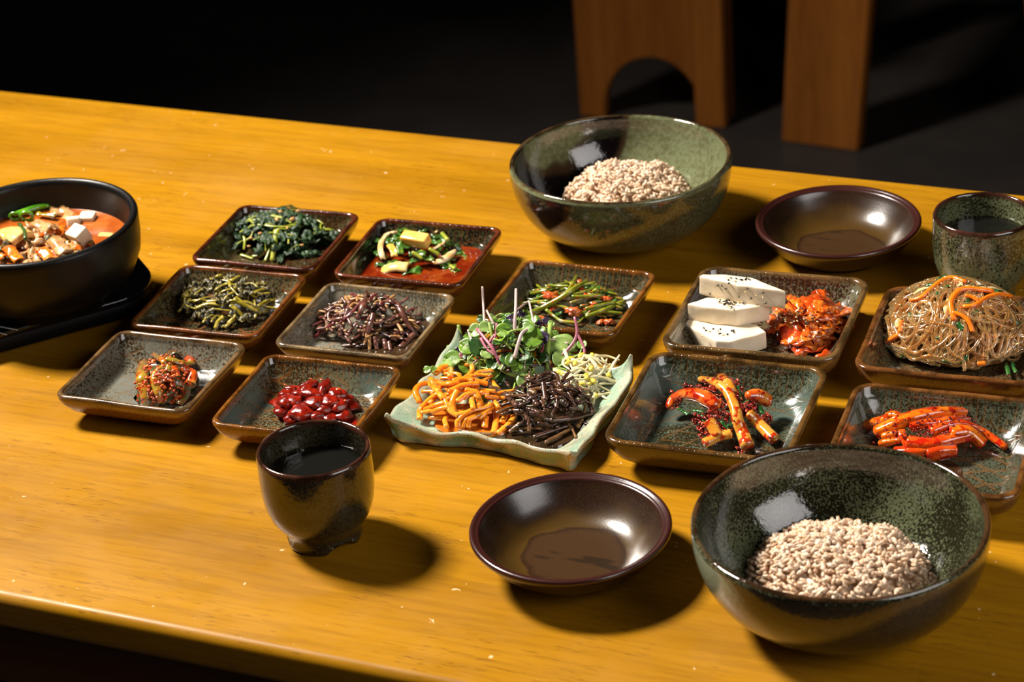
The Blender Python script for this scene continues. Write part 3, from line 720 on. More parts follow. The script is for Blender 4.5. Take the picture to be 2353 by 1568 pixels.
def lump(crop, x, y, rx, ry, heap, mat, name, label, cat, group, lift=0.0, amp=.25, seed=0, zr=.8, sub=3, rot=None, freq=2.0):
    P = ray(crop, x, y, heap); k = wz(crop, 1, P)
    a, b = rx * k, ry * k * 1.15
    mb = MB(); blob(mb, P + np.array([0, 0, lift + b * zr * .3]), a, b, max(a, b) * zr * .8, amp, freq, sub, seed, rot)
    return build(name, mb, F[mat], label=label, cat=cat, group=group)
def dab(mb, crop, x, y, rx, ry, heap, lift, sd, amp=.6, sub=2, mi=0):
    P = ray(crop, x, y, heap); k = wz(crop, 1, P); blob(mb, P + np.array([0, 0, lift]), rx * k, ry * k * 1.1, max(rx, ry) * k * .7, amp, 2.4, sub, sd, sd, mi)
def hpoint(h, u, v, lift=0):                  # a point of a heap's surface in its own radii
    x, y = h.c[0] + h.a * u, h.c[1] + h.b * v
    return np.array([x, y, TZ + h.z(x, y) + lift])
def scatter(n, seed, h, fn, rmax=1.0):
    rg = random.Random(seed)
    for i in range(n):
        a = rg.uniform(0, 2 * math.pi); r = rmax * math.sqrt(rg.random())
        fn(i, rg, r * math.cos(a), r * math.sin(a))
def heapz(crop, zx, zy, a, b, h, z0=.0065, p=.75):
    ox, oy, sc = CROPS[crop]; P = at(ox + zx * sc, oy + zy * sc, z0); return Heap((P[0], P[1]), a, b, z0, h, p)
leafprof = lambda u: max(.12, math.sin(math.pi * min(1, .08 + u * .88)) ** .6)
taper = lambda u: 1 - .35 * u

# ---- rice
def rice(c, a, b, h, seed, label, gl, n=1300):
    rg = random.Random(seed); mb = MB(); V0, F0 = ico(1)
    V0 = V0 * np.array([1, .44, .40])
    hh = Heap((c[0], c[1]), a, b, .012, h, .55)
    core = MB(); blob(core, (c[0], c[1], TZ + .012), a * .93, b * .93, h * .86, .06, 2, 4, seed)
    V = core.verts(); V[:, 2] = np.maximum(V[:, 2], TZ + .0105)
    mb.add(V, core.f)
    for i in range(n):
        t = rg.uniform(0, 2 * math.pi); r = math.sqrt(rg.random()) * 1.02
        x, y = c[0] + a * r * math.cos(t), c[1] + b * r * math.sin(t)
        nz = mnoise.noise(Vector((x * 60, y * 60, seed))) * .006 + mnoise.noise(Vector((x * 25, y * 25, seed + 5))) * .006
        z = TZ + max(.011, hh.z(x, y) + nz + rg.uniform(-.0012, .0016))
        R = Matrix.Rotation(rg.uniform(0, 6.28), 3, 'Z') @ Matrix.Rotation(rg.gauss(0, .45), 3, 'Y') @ Matrix.Rotation(rg.uniform(0, 6), 3, 'X')
        L = rg.uniform(.0033, .0045) * gl
        mb.add(V0 * (L * (1 + .0 * i)) @ np.array(R).T + np.array([x, y, z]), F0)
    return build('barley_rice', mb, F['grain'], label=label, cat='rice', kind='stuff')
p1 = at(1440, 432, .03); p2 = at(1945, 1290, .03)
rice((p1[0], p1[1]), .060, .056, .035, 3, 'mound of cooked barley rice in the sage green bowl', 1.0)
rice((p2[0] - .004, p2[1]), .064, .057, .034, 8, 'mound of cooked barley rice in the near dark bowl', 1.0, 1500)

# ---- S1 spinach with pine nuts
h = heapz('A1', 1270, 620, .051, .040, .024)
def f(i, rg, u, v):
    u *= .95; v *= .95
    p = hpoint(h, u, v, rg.uniform(-.004, .0015)); a = rg.uniform(0, 6.28); L = rg.uniform(.007, .014)
    q = [p + np.array([math.cos(a) * L * t, math.sin(a) * L * t, -abs(t) * .003 + rg.uniform(-.001, .001)]) for t in (-1, -.3, .4, 1)]
    mb = MB(); sheet(mb, q, rg.uniform(.006, .012), 14, 8, .0030, rg.uniform(-.4, .7), .0006, i, leafprof, edge=.2, freq=260)
    build('spinach_piece', mb, F['spinach'], label='crumpled dark green spinach leaf in the farthest-back small dish', cat='leaf', group='spinach leaves')
scatter(110, 11, h, f)
def f(i, rg, u, v):
    p = hpoint(h, u * .9, v * .9, rg.uniform(-.001, .002)); a = rg.uniform(0, 6.28); L = rg.uniform(.005, .011)
    q = [p + np.array([math.cos(a) * L * t, math.sin(a) * L * t, -abs(t) * .0015]) for t in (-1, 0, 1)]
    mb = MB(); tube(mb, q, rg.uniform(.0008, .0015), 7, 9, .8, taper, .05, rg)
    build('spinach_stalk_piece', mb, F['spstem'], label='yellow-green spinach stem in the farthest-back small dish', cat='stem', group='spinach stems')
scatter(26, 14, h, f)
for pts, w in (([(670, 445), (850, 395), (1000, 370)], 48), ([(740, 540), (950, 445), (1180, 465), (1390, 470)], 44), ([(800, 320), (860, 380), (930, 430)], 34),
    ([(1215, 520), (1185, 700), (1150, 905)], 90), ([(1060, 905), (1110, 780), (1150, 650)], 36), ([(1270, 560), (1410, 575), (1550, 650)], 30), ([(1690, 500), (1850, 490), (2010, 480)], 26),
    ([(1680, 560), (1850, 510), (1990, 490)], 24), ([(780, 550), (800, 650), (790, 760)], 46), ([(750, 830), (820, 850), (900, 880)], 52), ([(900, 850), (1040, 825)], 50),
    ([(1370, 765), (1460, 710), (1560, 690)], 24), ([(820, 640), (880, 590), (900, 530)], 34), ([(1060, 650), (1070, 780)], 26), ([(1150, 330), (1300, 360)], 70), ([(1310, 380), (1400, 420)], 50)):
    stroke('A1', pts, w, h, 'spstem', 'spinach_stalk_piece', 'yellow-green spinach stem in the farthest-back small dish', 'stem', 'spinach stems', lift=.0005, flat=.6, prof=taper)
leafy('A1', [(1180, 330), (1260, 240), (1390, 215), (1510, 320), (1500, 440), (1400, 510)], 60, h, 'spinach', 'spinach_piece', 'crumpled dark green spinach leaf in the farthest-back small dish', 'leaf', 'spinach leaves', lift=.002, edge=.2)
for x, y, r in ((1260, 300, 32), (1215, 400, 48), (1415, 395, 46), (1490, 290, 34), (1000, 580, 32), (880, 640, 28), (1350, 510, 28), (1540, 730, 26), (1630, 655, 18), (855, 745, 26), (1110, 690, 18)):
    P_ = ray('A1', x, y, h); k = wz('A1', r, P_); mb = MB(); blob(mb, P_ + np.array([0, 0, .003]), k, k * .55, k * .55, .1, 1, 2, x, rot=x)
    build('pine_nut', mb, F['nut'], label='toasted pine nut on the dark spinach', cat='nut', group='pine nuts on the spinach')

# ---- S2 mixed kimchi in red juice
pool('S2', .0115, F['soup'], 'kimchi_juice', 'red kimchi juice in the dish of onion, leaf and radish', 'juice')
h = heapz('A2', 1130, 650, .044, .037, .019, z0=.009)
LB = 'in the red-juice dish behind the bracken stems'
def K(pts, w, mat, name, label, **k): leafy('A2', pts, w, h, mat, name, label, 'vegetable', None, **k)
def f(i, rg, u, v):
    p = hpoint(h, u * .85, v * .8, rg.uniform(-.003, .001)); a = rg.uniform(0, 6.28); L = rg.uniform(.005, .010)
    q = [p + np.array([math.cos(a) * L * t, math.sin(a) * L * t, -abs(t) * .002]) for t in (-1, 0, 1)]
    mb = MB(); sheet(mb, q, rg.uniform(.005, .010), 10, 7, .0016, .4, .0007, i, leafprof, edge=.15, freq=220)
    build('greens_piece', mb, F['leafg'], label='chopped green leaf ' + LB, cat='leaf', group='chopped leaves in red juice')
scatter(44, 5, h, f)
for pts, w in (([(740, 330), (880, 270), (1030, 330)], 150), ([(580, 500), (650, 460), (760, 430)], 110), ([(800, 470), (870, 430), (930, 450)], 100), ([(930, 480), (950, 640)], 90), ([(1050, 300), (1120, 250)], 80),
    ([(1060, 640), (1170, 620), (1290, 640)], 100), ([(960, 900), (1090, 840), (1230, 870)], 150), ([(1390, 400), (1480, 400), (1580, 480)], 90), ([(1500, 840), (1610, 800), (1740, 880)], 160), ([(1700, 530), (1790, 640), (1830, 720)], 80), ([(1260, 330), (1340, 300)], 60)):
    leafy('A2', pts, w, h, 'leafg', 'greens_piece', 'chopped green leaf ' + LB, 'leaf', 'chopped leaves in red juice', lift=.002, edge=.15, amp=.0015)
K([(410, 720), (400, 640), (470, 540), (570, 480)], 75, 'pale', 'onion_slice', 'curved pale onion slice at the left ' + LB, lift=.001, curl=.5, edge=.02, prof=leafprof)
K([(715, 720), (675, 600), (700, 470), (780, 390), (880, 370)], 75, 'pale', 'onion_slice', 'tall pale arched onion slice left of the orange cube', lift=.004, curl=.4, edge=.02, thick=.0016)
K([(800, 510), (850, 580), (860, 660)], 90, 'cube', 'onion_piece', 'small orange onion piece under the arched slice', lift=.001, curl=.2, edge=.05, thick=.002)
K([(690, 850), (850, 780), (1060, 790)], 220, 'wedge', 'onion_wedge', 'broad pale yellow onion wedge at the front ' + LB, lift=.003, curl=.5, edge=.02, thick=.002, amp=.0004)
K([(430, 830), (560, 800), (690, 830)], 160, 'cube', 'radish_slice', 'orange-tinted radish slice lying in the front left of the red juice', lift=-.001, curl=.2, edge=.03, thick=.0015)
K([(1420, 370), (1500, 300), (1580, 340), (1660, 460)], 60, 'pale', 'onion_slice', 'pale arched onion slice right of the orange cube', lift=.003, curl=.3, edge=.02, prof=leafprof)
K([(1340, 590), (1440, 560), (1550, 480)], 70, 'pale', 'onion_petal', 'small pale onion petal pointing right of the orange cube', lift=.003, curl=.5, prof=leafprof, edge=.02)
K([(1380, 770), (1540, 690), (1690, 600)], 150, 'pale', 'onion_layer', 'shell-shaped pinkish onion layer at the right ' + LB, lift=.003, curl=.6, edge=.02, prof=leafprof, amp=.0004)
for pts in (([(1110, 660), (1180, 700), (1240, 740)]), ([(1340, 610), (1400, 650), (1470, 690)]), ([(1510, 400), (1590, 490)]), ([(1620, 840), (1690, 880)])):
    stroke('A2', pts, 60, h, 'spstem', 'scallion_piece', 'short yellow-green scallion piece ' + LB, 'vegetable', 'scallion pieces in red juice', lift=.004)
P_ = ray('A2', 1155, 470, h); k = wz('A2', 1, P_); mb = MB(); box(mb, -200 * k, 200 * k, -.0055, .0055, -.0055, .0055, .0018)
V_ = mb.v[0] @ np.array(Matrix.Rotation(math.radians(-5), 3, 'Z') @ Matrix.Rotation(math.radians(20), 3, 'X')).T + P_ + np.array([0, 0, .004]); mb.v[0] = V_
build('radish_cube', mb, F['cube'], label='orange-tinted radish block on top of the leaf and onion kimchi', cat='vegetable')

# ---- S3 olive cooked greens
h = heapz('A3', 1290, 650, .044, .040, .024)
def f(i, rg, u, v):
    u *= .92; v *= .92
    p = hpoint(h, u, v, rg.uniform(-.004, .0015)); a = rg.uniform(0, 6.28); L = rg.uniform(.003, .008)
    q = [p + np.array([math.cos(a) * L * t, math.sin(a) * L * t, rg.uniform(-.002, .002)]) for t in (-1, -.3, .4, 1)]
    mb = MB(); sheet(mb, q, rg.uniform(.004, .008), 12, 8, .0030, rg.uniform(-.4, .8), .0007, i, leafprof, edge=.3, freq=330)
    build('wilted_greens', mb, F['mustleaf'], label='wilted dark olive leaf in the brown dish by the stew bowl', cat='leaf', group='wilted olive leaves')
scatter(84, 3, h, f)
def f(i, rg, u, v):
    p = hpoint(h, u * .9, v * .9, rg.uniform(-.003, .001)); a = rg.uniform(0, 6.28); L = rg.uniform(.006, .013); b_ = rg.uniform(-.006, .006)
    q = [p + np.array([math.cos(a) * L * t - math.sin(a) * b_ * t * t, math.sin(a) * L * t + math.cos(a) * b_ * t * t, -abs(t) * .003]) for t in (-1, -.3, .4, 1)]
    mb = MB(); tube(mb, q, rg.uniform(.0009, .0018), 7, 10, .7, taper, .05, rg)
    build('greens_stalk_piece', mb, F['mustard'], label='olive-yellow stem in the brown dish by the stew bowl', cat='stem', group='olive-yellow stems')
scatter(44, 8, h, f)
for pts, w in (([(700, 590), (730, 550), (800, 530)], 60), ([(850, 510), (760, 560), (790, 650), (900, 690)], 44), ([(900, 690), (1060, 630), (1250, 650)], 80), ([(1040, 600), (1150, 590), (1290, 625)], 60),
    ([(1100, 690), (1220, 700), (1350, 715)], 44), ([(1340, 650), (1440, 720), (1540, 820), (1650, 810), (1670, 760)], 70), ([(1400, 570), (1550, 660), (1730, 755)], 110), ([(1420, 620), (1570, 610), (1720, 700)], 70),
    ([(1690, 660), (1780, 600), (1880, 570), (1900, 640), (1760, 740)], 50), ([(1190, 280), (1250, 250), (1330, 215)], 90), ([(1350, 330), (1430, 290), (1510, 260)], 60), ([(1350, 410), (1320, 340), (1220, 320)], 50),
    ([(1340, 400), (1410, 480), (1480, 550)], 26), ([(1250, 800), (1190, 860), (1150, 945)], 90), ([(1410, 780), (1340, 850), (1230, 930)], 70), ([(1640, 490), (1730, 450), (1820, 440)], 60), ([(1600, 500), (1660, 540)], 60), ([(1500, 260), (1400, 430)], 60), ([(1390, 800), (1320, 780)], 50)):
    stroke('A3', pts, w, h, 'mustard', 'greens_stalk_piece', 'olive-yellow stem in the brown dish by the stew bowl', 'stem', 'olive-yellow stems', lift=.001, flat=.55, rough=.07, prof=taper)

# ---- bracken stems in the pale dish and on the platter
WORD = {'fern': 'purplish brown', 'fernr': 'wine-red', 'ferntan': 'tan', 'dfern': 'blackish brown', 'dfern2': 'lighter brown'}
ONE4 = {0: 'tan bracken piece sticking out at the upper left of the pale dish', 1: 'thick purplish bracken stem leaning up in the middle of the pale dish', 4: 'longest bracken stem, running down the right side of the heap', 5: 'short wine-red bracken piece pointing right at the back of the heap',
        6: 'bent bracken stem looping at the left of the heap in the pale dish', 11: 'thick bracken piece lying farthest left in the pale dish', 12: 'wine-red bracken stem ending lowest at the left of the heap', 13: 'curved bracken stem standing at the front centre of the heap', 18: 'thick frayed bracken end at the front right of the pale dish', 19: 'curved tan bracken piece at the right front of the heap'}
ONE12 = {0: 'thick dark bracken stem lying across the orange strips', 1: 'hooked bracken stem tip arching under the largest microgreen leaf', 2: 'bracken stem pointing right toward the bean sprouts', 7: 'long thick dark bracken stem lying level at the right edge of its heap', 8: 'dark bracken stem along the front edge of the platter',
         9: 'lighter brown bracken strip slanting at the front right corner of the platter', 15: 'thin brown bracken strip along the front rim below the orange strips'}
def fern(crop, h, items, label, group, mats, w0=46, lift=.001):
    rg = random.Random(7)
    for k_, it in enumerate(items):
        pts, w, m = it[0], it[1], it[2] if len(it) > 2 else mats[rg.randrange(len(mats))]
        one = ONE4.get(k_)
        stroke(crop, pts, w, h, m, 'bracken_piece', one or (WORD[m] + ' bracken stem piece in the pale grey-green dish'), 'stem', None if one else WORD[m] + ' bracken stems in the pale dish', lift=lift, flat=.85, rough=.12, rng=rg, seg=9, prof=lambda u: 1 - .12 * math.sin(u * 9))
h = heapz('A4', 1210, 710, .047, .037, .027, p=.8)
LB = 'brown bracken stem piece in the pale grey-green dish'
def f(i, rg, u, v):
    u *= .9; v *= .88
    p = hpoint(h, u, v, rg.uniform(-.005, .001)); a = rg.uniform(0, 6.28); L = rg.uniform(.005, .012)
    q = [p + np.array([math.cos(a) * L * t, math.sin(a) * L * t, rg.uniform(-.002, .002)]) for t in (-1, 0, 1)]
    mb = MB(); tube(mb, q, rg.uniform(.0010, .0017), 7, 8, .9, None, .12, rg)
    m = rg.choice(['fern', 'fern', 'fernr', 'ferntan', 'dfern'])
    build('bracken_piece', mb, F[m], label=WORD[m] + ' bracken stem piece in the pale grey-green dish', cat='stem', group=WORD[m] + ' bracken stems in the pale dish')
scatter(100, 4, h, f)
rg = random.Random(6); mb = MB()
for i in range(110):
    a_ = rg.uniform(0, 6.28); r_ = .85 * math.sqrt(rg.random()); p = hpoint(h, r_ * math.cos(a_), r_ * math.sin(a_), rg.uniform(0, .002)); blob(mb, p, rg.uniform(.0008, .0024), rg.uniform(.0008, .0016), .001, .7, 3, 2, i)
build('bracken_crumbs', mb, F['ferncrumb'], label='tan crumbs scattered over the bracken in the pale dish', cat='crumbs', kind='stuff')
fern('A4', h, [([(800, 250), (890, 320), (970, 400)], 60, 'ferntan'), ([(1290, 220), (1170, 400), (1070, 610)], 80, 'fern'), ([(1350, 205), (1310, 280)], 50), ([(1150, 205), (1220, 255)], 50),
 ([(1440, 250), (1590, 430), (1720, 660), (1840, 830)], 66, 'fern'), ([(1450, 340), (1580, 345), (1715, 325)], 66, 'fernr'), ([(705, 640), (705, 540), (760, 500), (930, 490)], 52, 'fern'), ([(520, 605), (600, 590), (680, 580)], 60, 'fern'),
 ([(720, 640), (890, 600)], 72, 'fern'), ([(990, 380), (950, 490), (910, 600)], 60, 'fern'), ([(1120, 390), (980, 550), (850, 660)], 60, 'fernr'), ([(440, 640), (530, 690), (620, 740)], 76, 'fern'), ([(780, 660), (650, 750), (520, 840)], 64, 'fernr'),
 ([(1280, 540), (1240, 690), (1200, 790)], 76, 'fern'), ([(1195, 790), (1170, 910)], 40, 'ferntan'), ([(1230, 840), (1230, 1000)], 46, 'ferntan'), ([(1300, 840), (1330, 1000)], 60, 'fern'), ([(1420, 880), (1450, 1000)], 70, 'fern'),
 ([(1800, 810), (1710, 900), (1630, 980)], 90, 'fern'), ([(1500, 825), (1600, 830), (1680, 880)], 46, 'ferntan'), ([(880, 950), (1060, 930)], 44, 'fern'), ([(1060, 965), (1180, 930)], 50, 'dfern'), ([(1270, 660), (1340, 655), (1440, 615)], 46, 'fern'),
 ([(1360, 420), (1425, 380)], 46), ([(1070, 370), (1080, 315), (1180, 310)], 34, 'ferntan'), ([(780, 560), (930, 530)], 56, 'fern'), ([(960, 780), (1060, 660)], 46, 'fern'), ([(850, 820), (870, 690)], 60, 'fern'), ([(1290, 280), (1480, 370), (1570, 420)], 56), ([(1540, 570), (1620, 560)], 40), ([(1700, 530), (1760, 540)], 60, 'fern'), ([(1480, 900), (1500, 1010)], 60)],
 LB, 'bracken stems in the pale dish', ['fern', 'fernr', 'ferntan'])
pool('S4', .0085, F['dsoup'], 'soy_sauce', 'dark sauce pooled under the bracken stems', 'sauce', x0=-.3)

# ---- S5 green and red kimchi clump
h = heapz('A5', 1370, 790, .026, .036, .026, p=.55)
LB = 'in the clump on the grey-green front-left dish'
mb = MB(); blob(mb, (h.c[0], h.c[1], TZ + .006), h.a * .85, h.b * .85, .018, .25, 3, 4, 4); mb.v[0][:, 2] = np.maximum(mb.v[0][:, 2], TZ + .0062)
build('kimchi_clump', mb, F['gkimd'], label='dark core of the red and green kimchi clump, front-left dish', cat='kimchi')
def q5(pts, w, m, lb, **k): leafy('A5', pts, w, h, m, 'kimchi_piece', lb, 'leaf', 'seasoned leaves of the front-left clump', **{**dict(lift=.0015, edge=.06, curl=.6, thick=.0012, amp=.0008, n=18), **k})
L5 = 'folded yellow-green kimchi leaf coated in red, ' + LB
for pts, w, m in (([(1110, 430), (1200, 395), (1320, 460), (1390, 540)], 80, 'gkim'), ([(1370, 455), (1500, 480), (1600, 500), (1690, 490)], 90, 'gkim'), ([(1240, 640), (1290, 560), (1390, 540), (1390, 620)], 90, 'gkim'),
    ([(1240, 620), (1240, 720), (1290, 850), (1350, 990)], 120, 'gkim'), ([(1100, 480), (1075, 620), (1110, 780), (1150, 960)], 150, 'gkim'), ([(1400, 650), (1540, 740), (1580, 860), (1490, 1000)], 150, 'gkimd'),
    ([(1600, 540), (1670, 620), (1640, 750)], 150, 'kimchir'), ([(1300, 330), (1400, 340), (1470, 400)], 150, 'gkimd'), ([(1540, 350), (1600, 400), (1680, 480)], 110, 'kimchir'), ([(1450, 560), (1500, 680)], 120, 'kimchir')):
    q5(pts, w, m, L5)
rg = random.Random(2); mb = MB()
for i in range(230):
    x, y = rg.uniform(1050, 1690), rg.uniform(350, 1000)
    if abs(x - 1370) / 340 + abs(y - 690) / 390 > 1.15: continue
    dab(mb, 'A5', x, y, rg.uniform(8, 30), rg.uniform(8, 24), h, rg.uniform(.0004, .002), i)
for i in range(26): dab(mb, 'A5', rg.gauss(1060, 26), rg.gauss(760, 30), rg.uniform(10, 24), rg.uniform(10, 20), h, rg.uniform(0, .003), i + 300)
build('chilli_seasoning', mb, F['redo'], label='red chilli seasoning clinging to the front-left kimchi clump', cat='seasoning', kind='stuff')

# ---- S6 seafood in dark red sauce
h = heapz('A6', 770, 450, .038, .028, .018, p=.6)
mb = MB(); blob(mb, (h.c[0], h.c[1], TZ + .0065), h.a * .9, h.b * .9, .0135, .25, 3, 4, 4); mb.v[0][:, 2] = np.maximum(mb.v[0][:, 2], TZ + .0063)
build('seafood_paste', mb, F['dred'], label='dark red sauce binding the seafood lumps behind the front tea cup', cat='paste')
LB = 'glossy dark red seafood lump behind the front tea cup'
for i, (x, y, a, b) in enumerate(((590, 310, 42, 24), (700, 312, 46, 30), (560, 400, 70, 52), (530, 470, 50, 58), (680, 480, 86, 70), (760, 405, 66, 50), (870, 400, 62, 52), (720, 285, 62, 26), (830, 310, 90, 36), (780, 500, 50, 52),
    (870, 512, 54, 46), (925, 430, 64, 54), (965, 500, 60, 50), (1012, 535, 46, 34), (950, 350, 46, 34), (620, 400, 46, 50), (650, 345, 50, 34), (600, 520, 60, 40), (900, 345, 60, 40), (730, 350, 70, 40), (830, 455, 60, 40), (700, 550, 70, 40), (980, 560, 60, 30), (550, 350, 50, 36))):
    lump('A6', x, y, a * 1.22, b * 1.2, h, 'dred', 'seafood_lump', LB, 'seafood', 'dark red seafood lumps', amp=.22, seed=i * 3, zr=.62, freq=1.5, lift=-.0030, rot=i)
for x, y, r in ((940, 400, 22), (745, 325, 12), (885, 490, 10), (560, 365, 10), (820, 330, 12), (990, 480, 12)):
    lump('A6', x, y, r, r * .7, h, 'radishr', 'chilli_flake', 'small orange-red chilli flake on the dark red seafood', 'flake', 'chilli flakes on the dark red seafood', lift=.009, seed=x, sub=2, zr=.4)

# ---- S7 parsley stems
h = heapz('A7', 1230, 680, .044, .030, .017, p=.8)
LB = 'behind the microgreens on the platter'
ST = 'seasoned green parsley stem, ' + LB
def f(i, rg, u, v):
    p = hpoint(h, u * .9, v * .9, rg.uniform(-.004, .0)); a = rg.gauss(.35, .6); L = rg.uniform(.008, .016)
    q = [p + np.array([math.cos(a) * L * t, math.sin(a) * L * t, -abs(t) * .001]) for t in (-1, 0, 1)]
    mb = MB(); tube(mb, q, rg.uniform(.0008, .0014), 7, 8, 1, None, .05, rg)
    build('parsley_piece', mb, F['parsley'], label=ST, cat='stem', group='parsley stems')
scatter(36, 9, h, f)
def f(i, rg, u, v):
    p = hpoint(h, u * .9, v * .9, rg.uniform(-.003, .001)); a = rg.uniform(0, 6.28); L = rg.uniform(.003, .006)
    q = [p + np.array([math.cos(a) * L * t, math.sin(a) * L * t, -abs(t) * .001]) for t in (-1, 0, 1)]
    mb = MB(); sheet(mb, q, rg.uniform(.003, .006), 9, 6, .0015, .4, .0005, i, leafprof, edge=.2, freq=260)
    build('parsley_sprig', mb, F[rg.choice(['leafg', 'leafg', 'kimchir'])], label='small seasoned leaf among the parsley stems', cat='leaf', group='parsley leaves')
scatter(46, 19, h, f)
for pts, w in (([(600, 860), (820, 760), (1050, 640), (1250, 500), (1450, 400)], 66), ([(1130, 570), (1220, 430), (1300, 285)], 48), ([(1330, 390), (1420, 320)], 50), ([(395, 605), (490, 615), (590, 620)], 48), ([(460, 725), (650, 690), (900, 670)], 46),
    ([(680, 570), (780, 555), (880, 530)], 46), ([(900, 465), (1030, 475), (1160, 475)], 40), ([(970, 325), (1070, 380), (1190, 440)], 26), ([(1500, 530), (1760, 545), (2030, 555)], 48), ([(1200, 610), (1400, 610), (1580, 600)], 44),
    ([(1200, 585), (1340, 550), (1480, 500)], 30), ([(1380, 770), (1560, 730), (1760, 690)], 50), ([(1380, 880), (1620, 790), (1880, 680)], 62), ([(1600, 810), (1850, 835)], 50), ([(870, 780), (970, 860), (1080, 930), (1290, 950)], 46), ([(1290, 940), (1370, 860), (1440, 790)], 26), ([(690, 660), (780, 620), (860, 590)], 30)):
    stroke('A7', pts, w, h, 'parsley', 'parsley_piece', ST, 'stem', 'parsley stems', lift=.0022, flat=1.0, rough=.03)
for i, (x, y, a, b) in enumerate(((930, 590, 120, 80), (1220, 785, 125, 78), (1560, 440, 90, 66), (1130, 380, 95, 56), (1700, 485, 38, 34), (1680, 920, 90, 56), (1570, 920, 56, 56), (800, 880, 100, 50), (1480, 680, 60, 34), (1640, 620, 80, 50), (1290, 400, 40, 50))):
    lump('A7', x, y, a * .8, b * .8, h, 'shell', 'oyster_chunk', 'orange-red seasoned oyster chunk among the parsley stems', 'seafood', 'oyster chunks among the parsley', amp=.75, seed=i, zr=.6, freq=2.6, lift=.001)

# ---- L1 tofu and kimchi
def tofu(top, z, th, label, seed, tilt=0):
    T_ = [at(1510 + x * .2082, 600 + y * .2082, z) for x, y in top]; B_ = [p - np.array([0, 0, th]) for p in T_]
    mb = MB(); prism(mb, T_, B_, .0012, .0007, seed, 5)
    return build('tofu_slab', mb, F['tofu'], label=label, cat='tofu')
tofu([(335, 585), (480, 610), (1100, 700), (1205, 782), (830, 885), (650, 880), (470, 780), (300, 690)], .0225, .0155, 'lowest and nearest of the three white tofu slabs', 1)
tofu([(330, 468), (560, 398), (900, 430), (1250, 478), (868, 545), (620, 520)], .0375, .0150, 'middle white tofu slab, with a pile of black sesame on it', 2)
tofu([(455, 170), (500, 142), (760, 150), (1040, 178), (1420, 335), (890, 262)], .0540, .0170, 'topmost white tofu slab at the back of its stack', 3)
SEEDV, SEEDF = ico(1)
seed_me = {}
for nm, mt in (('black_sesame_seed', 'bseed'), ('white_sesame_seed', 'wseed')):
    seed_me[nm] = mesh(nm, SEEDV * np.array([.00135, .0008, .00055]), SEEDF, F[mt])
def seed(p, black, rg, where):
    nm = 'black_sesame_seed' if black else 'white_sesame_seed'
    o = bpy.data.objects.new(nm, seed_me[nm]); COL.objects.link(o); o.location = p
    o.rotation_euler = (rg.uniform(-.4, .4), rg.uniform(-.4, .4), rg.uniform(0, 6.28))
    tag(o, ('black' if black else 'white') + ' sesame seed scattered on the ' + where, 'seed', ('black' if black else 'white') + ' sesame seeds on the ' + where)
rg = random.Random(12)
# on the slabs' tops
for i in range(12): seed(at(1510 + rg.gauss(880, 70) * .2082, 600 + rg.gauss(195, 14) * .2082, .0545), rg.random() < .6, rg, 'tofu')
for i in range(46): seed(at(1510 + rg.gauss(830, 90) * .2082, 600 + rg.gauss(452, 22) * .2082, .0382 + rg.uniform(0, .0028) * (i % 2)), rg.random() < .62, rg, 'tofu')
for i in range(14): seed(at(1510 + rg.gauss(720, 110) * .2082, 600 + rg.gauss(780, 30) * .2082, .0230), rg.random() < .6, rg, 'tofu')
# on the front and right faces
def face_seed(zx, zy, P1, P2, black):
    """stick a seed on the upright face through P1-P2"""
    px, py = 1510 + zx * .2082, 600 + zy * .2082
    d = WV + RV * (px - 1176.5) / FPX - UV * (py - 784.0) / FPX
    n = np.cross(P2 - P1, [0, 0, 1]); n /= np.linalg.norm(n); t = np.dot(P1 - CAM, n) / np.dot(d, n)
    seed(CAM + d * t - n * np.sign(np.dot(d, n)) * .0004, black, rg, 'tofu')
tp = lambda x, y, z: at(1510 + x * .2082, 600 + y * .2082, z)
q0, q1, q2 = tp(455, 170, .054), tp(890, 262, .054), tp(1420, 335, .054)
for x, y, b in ((585, 362, 1), (672, 270, 1), (715, 272, 1), (792, 243, 1), (760, 305, 1)): face_seed(x, y, q0, q1, b)
for x, y, b in ((905, 395, 1), (1040, 412, 1), (1172, 352, 1), (1000, 305, 1), (975, 340, 0), (1095, 382, 0), (1168, 400, 0), (1200, 465, 1)): face_seed(x, y, q1, q2, b)
h = heapz('A8', 1690, 740, .030, .042, .030, p=.6)
mb = MB(); blob(mb, (h.c[0], h.c[1], TZ + .0065), h.a * .88, h.b * .88, .025, .15, 3, 4, 4); mb.v[0][:, 2] = np.maximum(mb.v[0][:, 2], TZ + .0063)
build('kimchi_heap', mb, F['kimchir'], label='red core of the orange kimchi heap beside the tofu', cat='kimchi')
rg = random.Random(77)
LK = 'glossy orange-red kimchi leaf in the heap beside the tofu'
for i in range(46):
    x, y = rg.uniform(1260, 2080), rg.uniform(400, 1000)
    if ((x - 1690) / 450) ** 2 + ((y - 710) / 330) ** 2 > 1: continue
    a = rg.choice([-.6, -.3, 0, .4, .9, 2.4]); L = rg.uniform(60, 190)
    pts = [(x - math.cos(a) * L, y - math.sin(a) * L * .6), (x + rg.uniform(-30, 30), y + rg.uniform(-40, 40)), (x + math.cos(a) * L, y + math.sin(a) * L * .6)]
    w_ = rg.uniform(90, 190); m = rg.choice(['kimchi', 'kimchi', 'kimchir']); c_ = 'orange' if m == 'kimchi' else 'deep red'
    leafy('A8', pts, w_, h, m, 'kimchi_piece', 'glossy ' + c_ + ' kimchi leaf in the heap beside the tofu', 'leaf', c_ + ' kimchi leaves beside the tofu', lift=rg.uniform(-.001, .0025), amp=.0020, curl=rg.uniform(.1, .9), seed=i, prof=leafprof, edge=.16, n=16, m=9, thick=.0012)
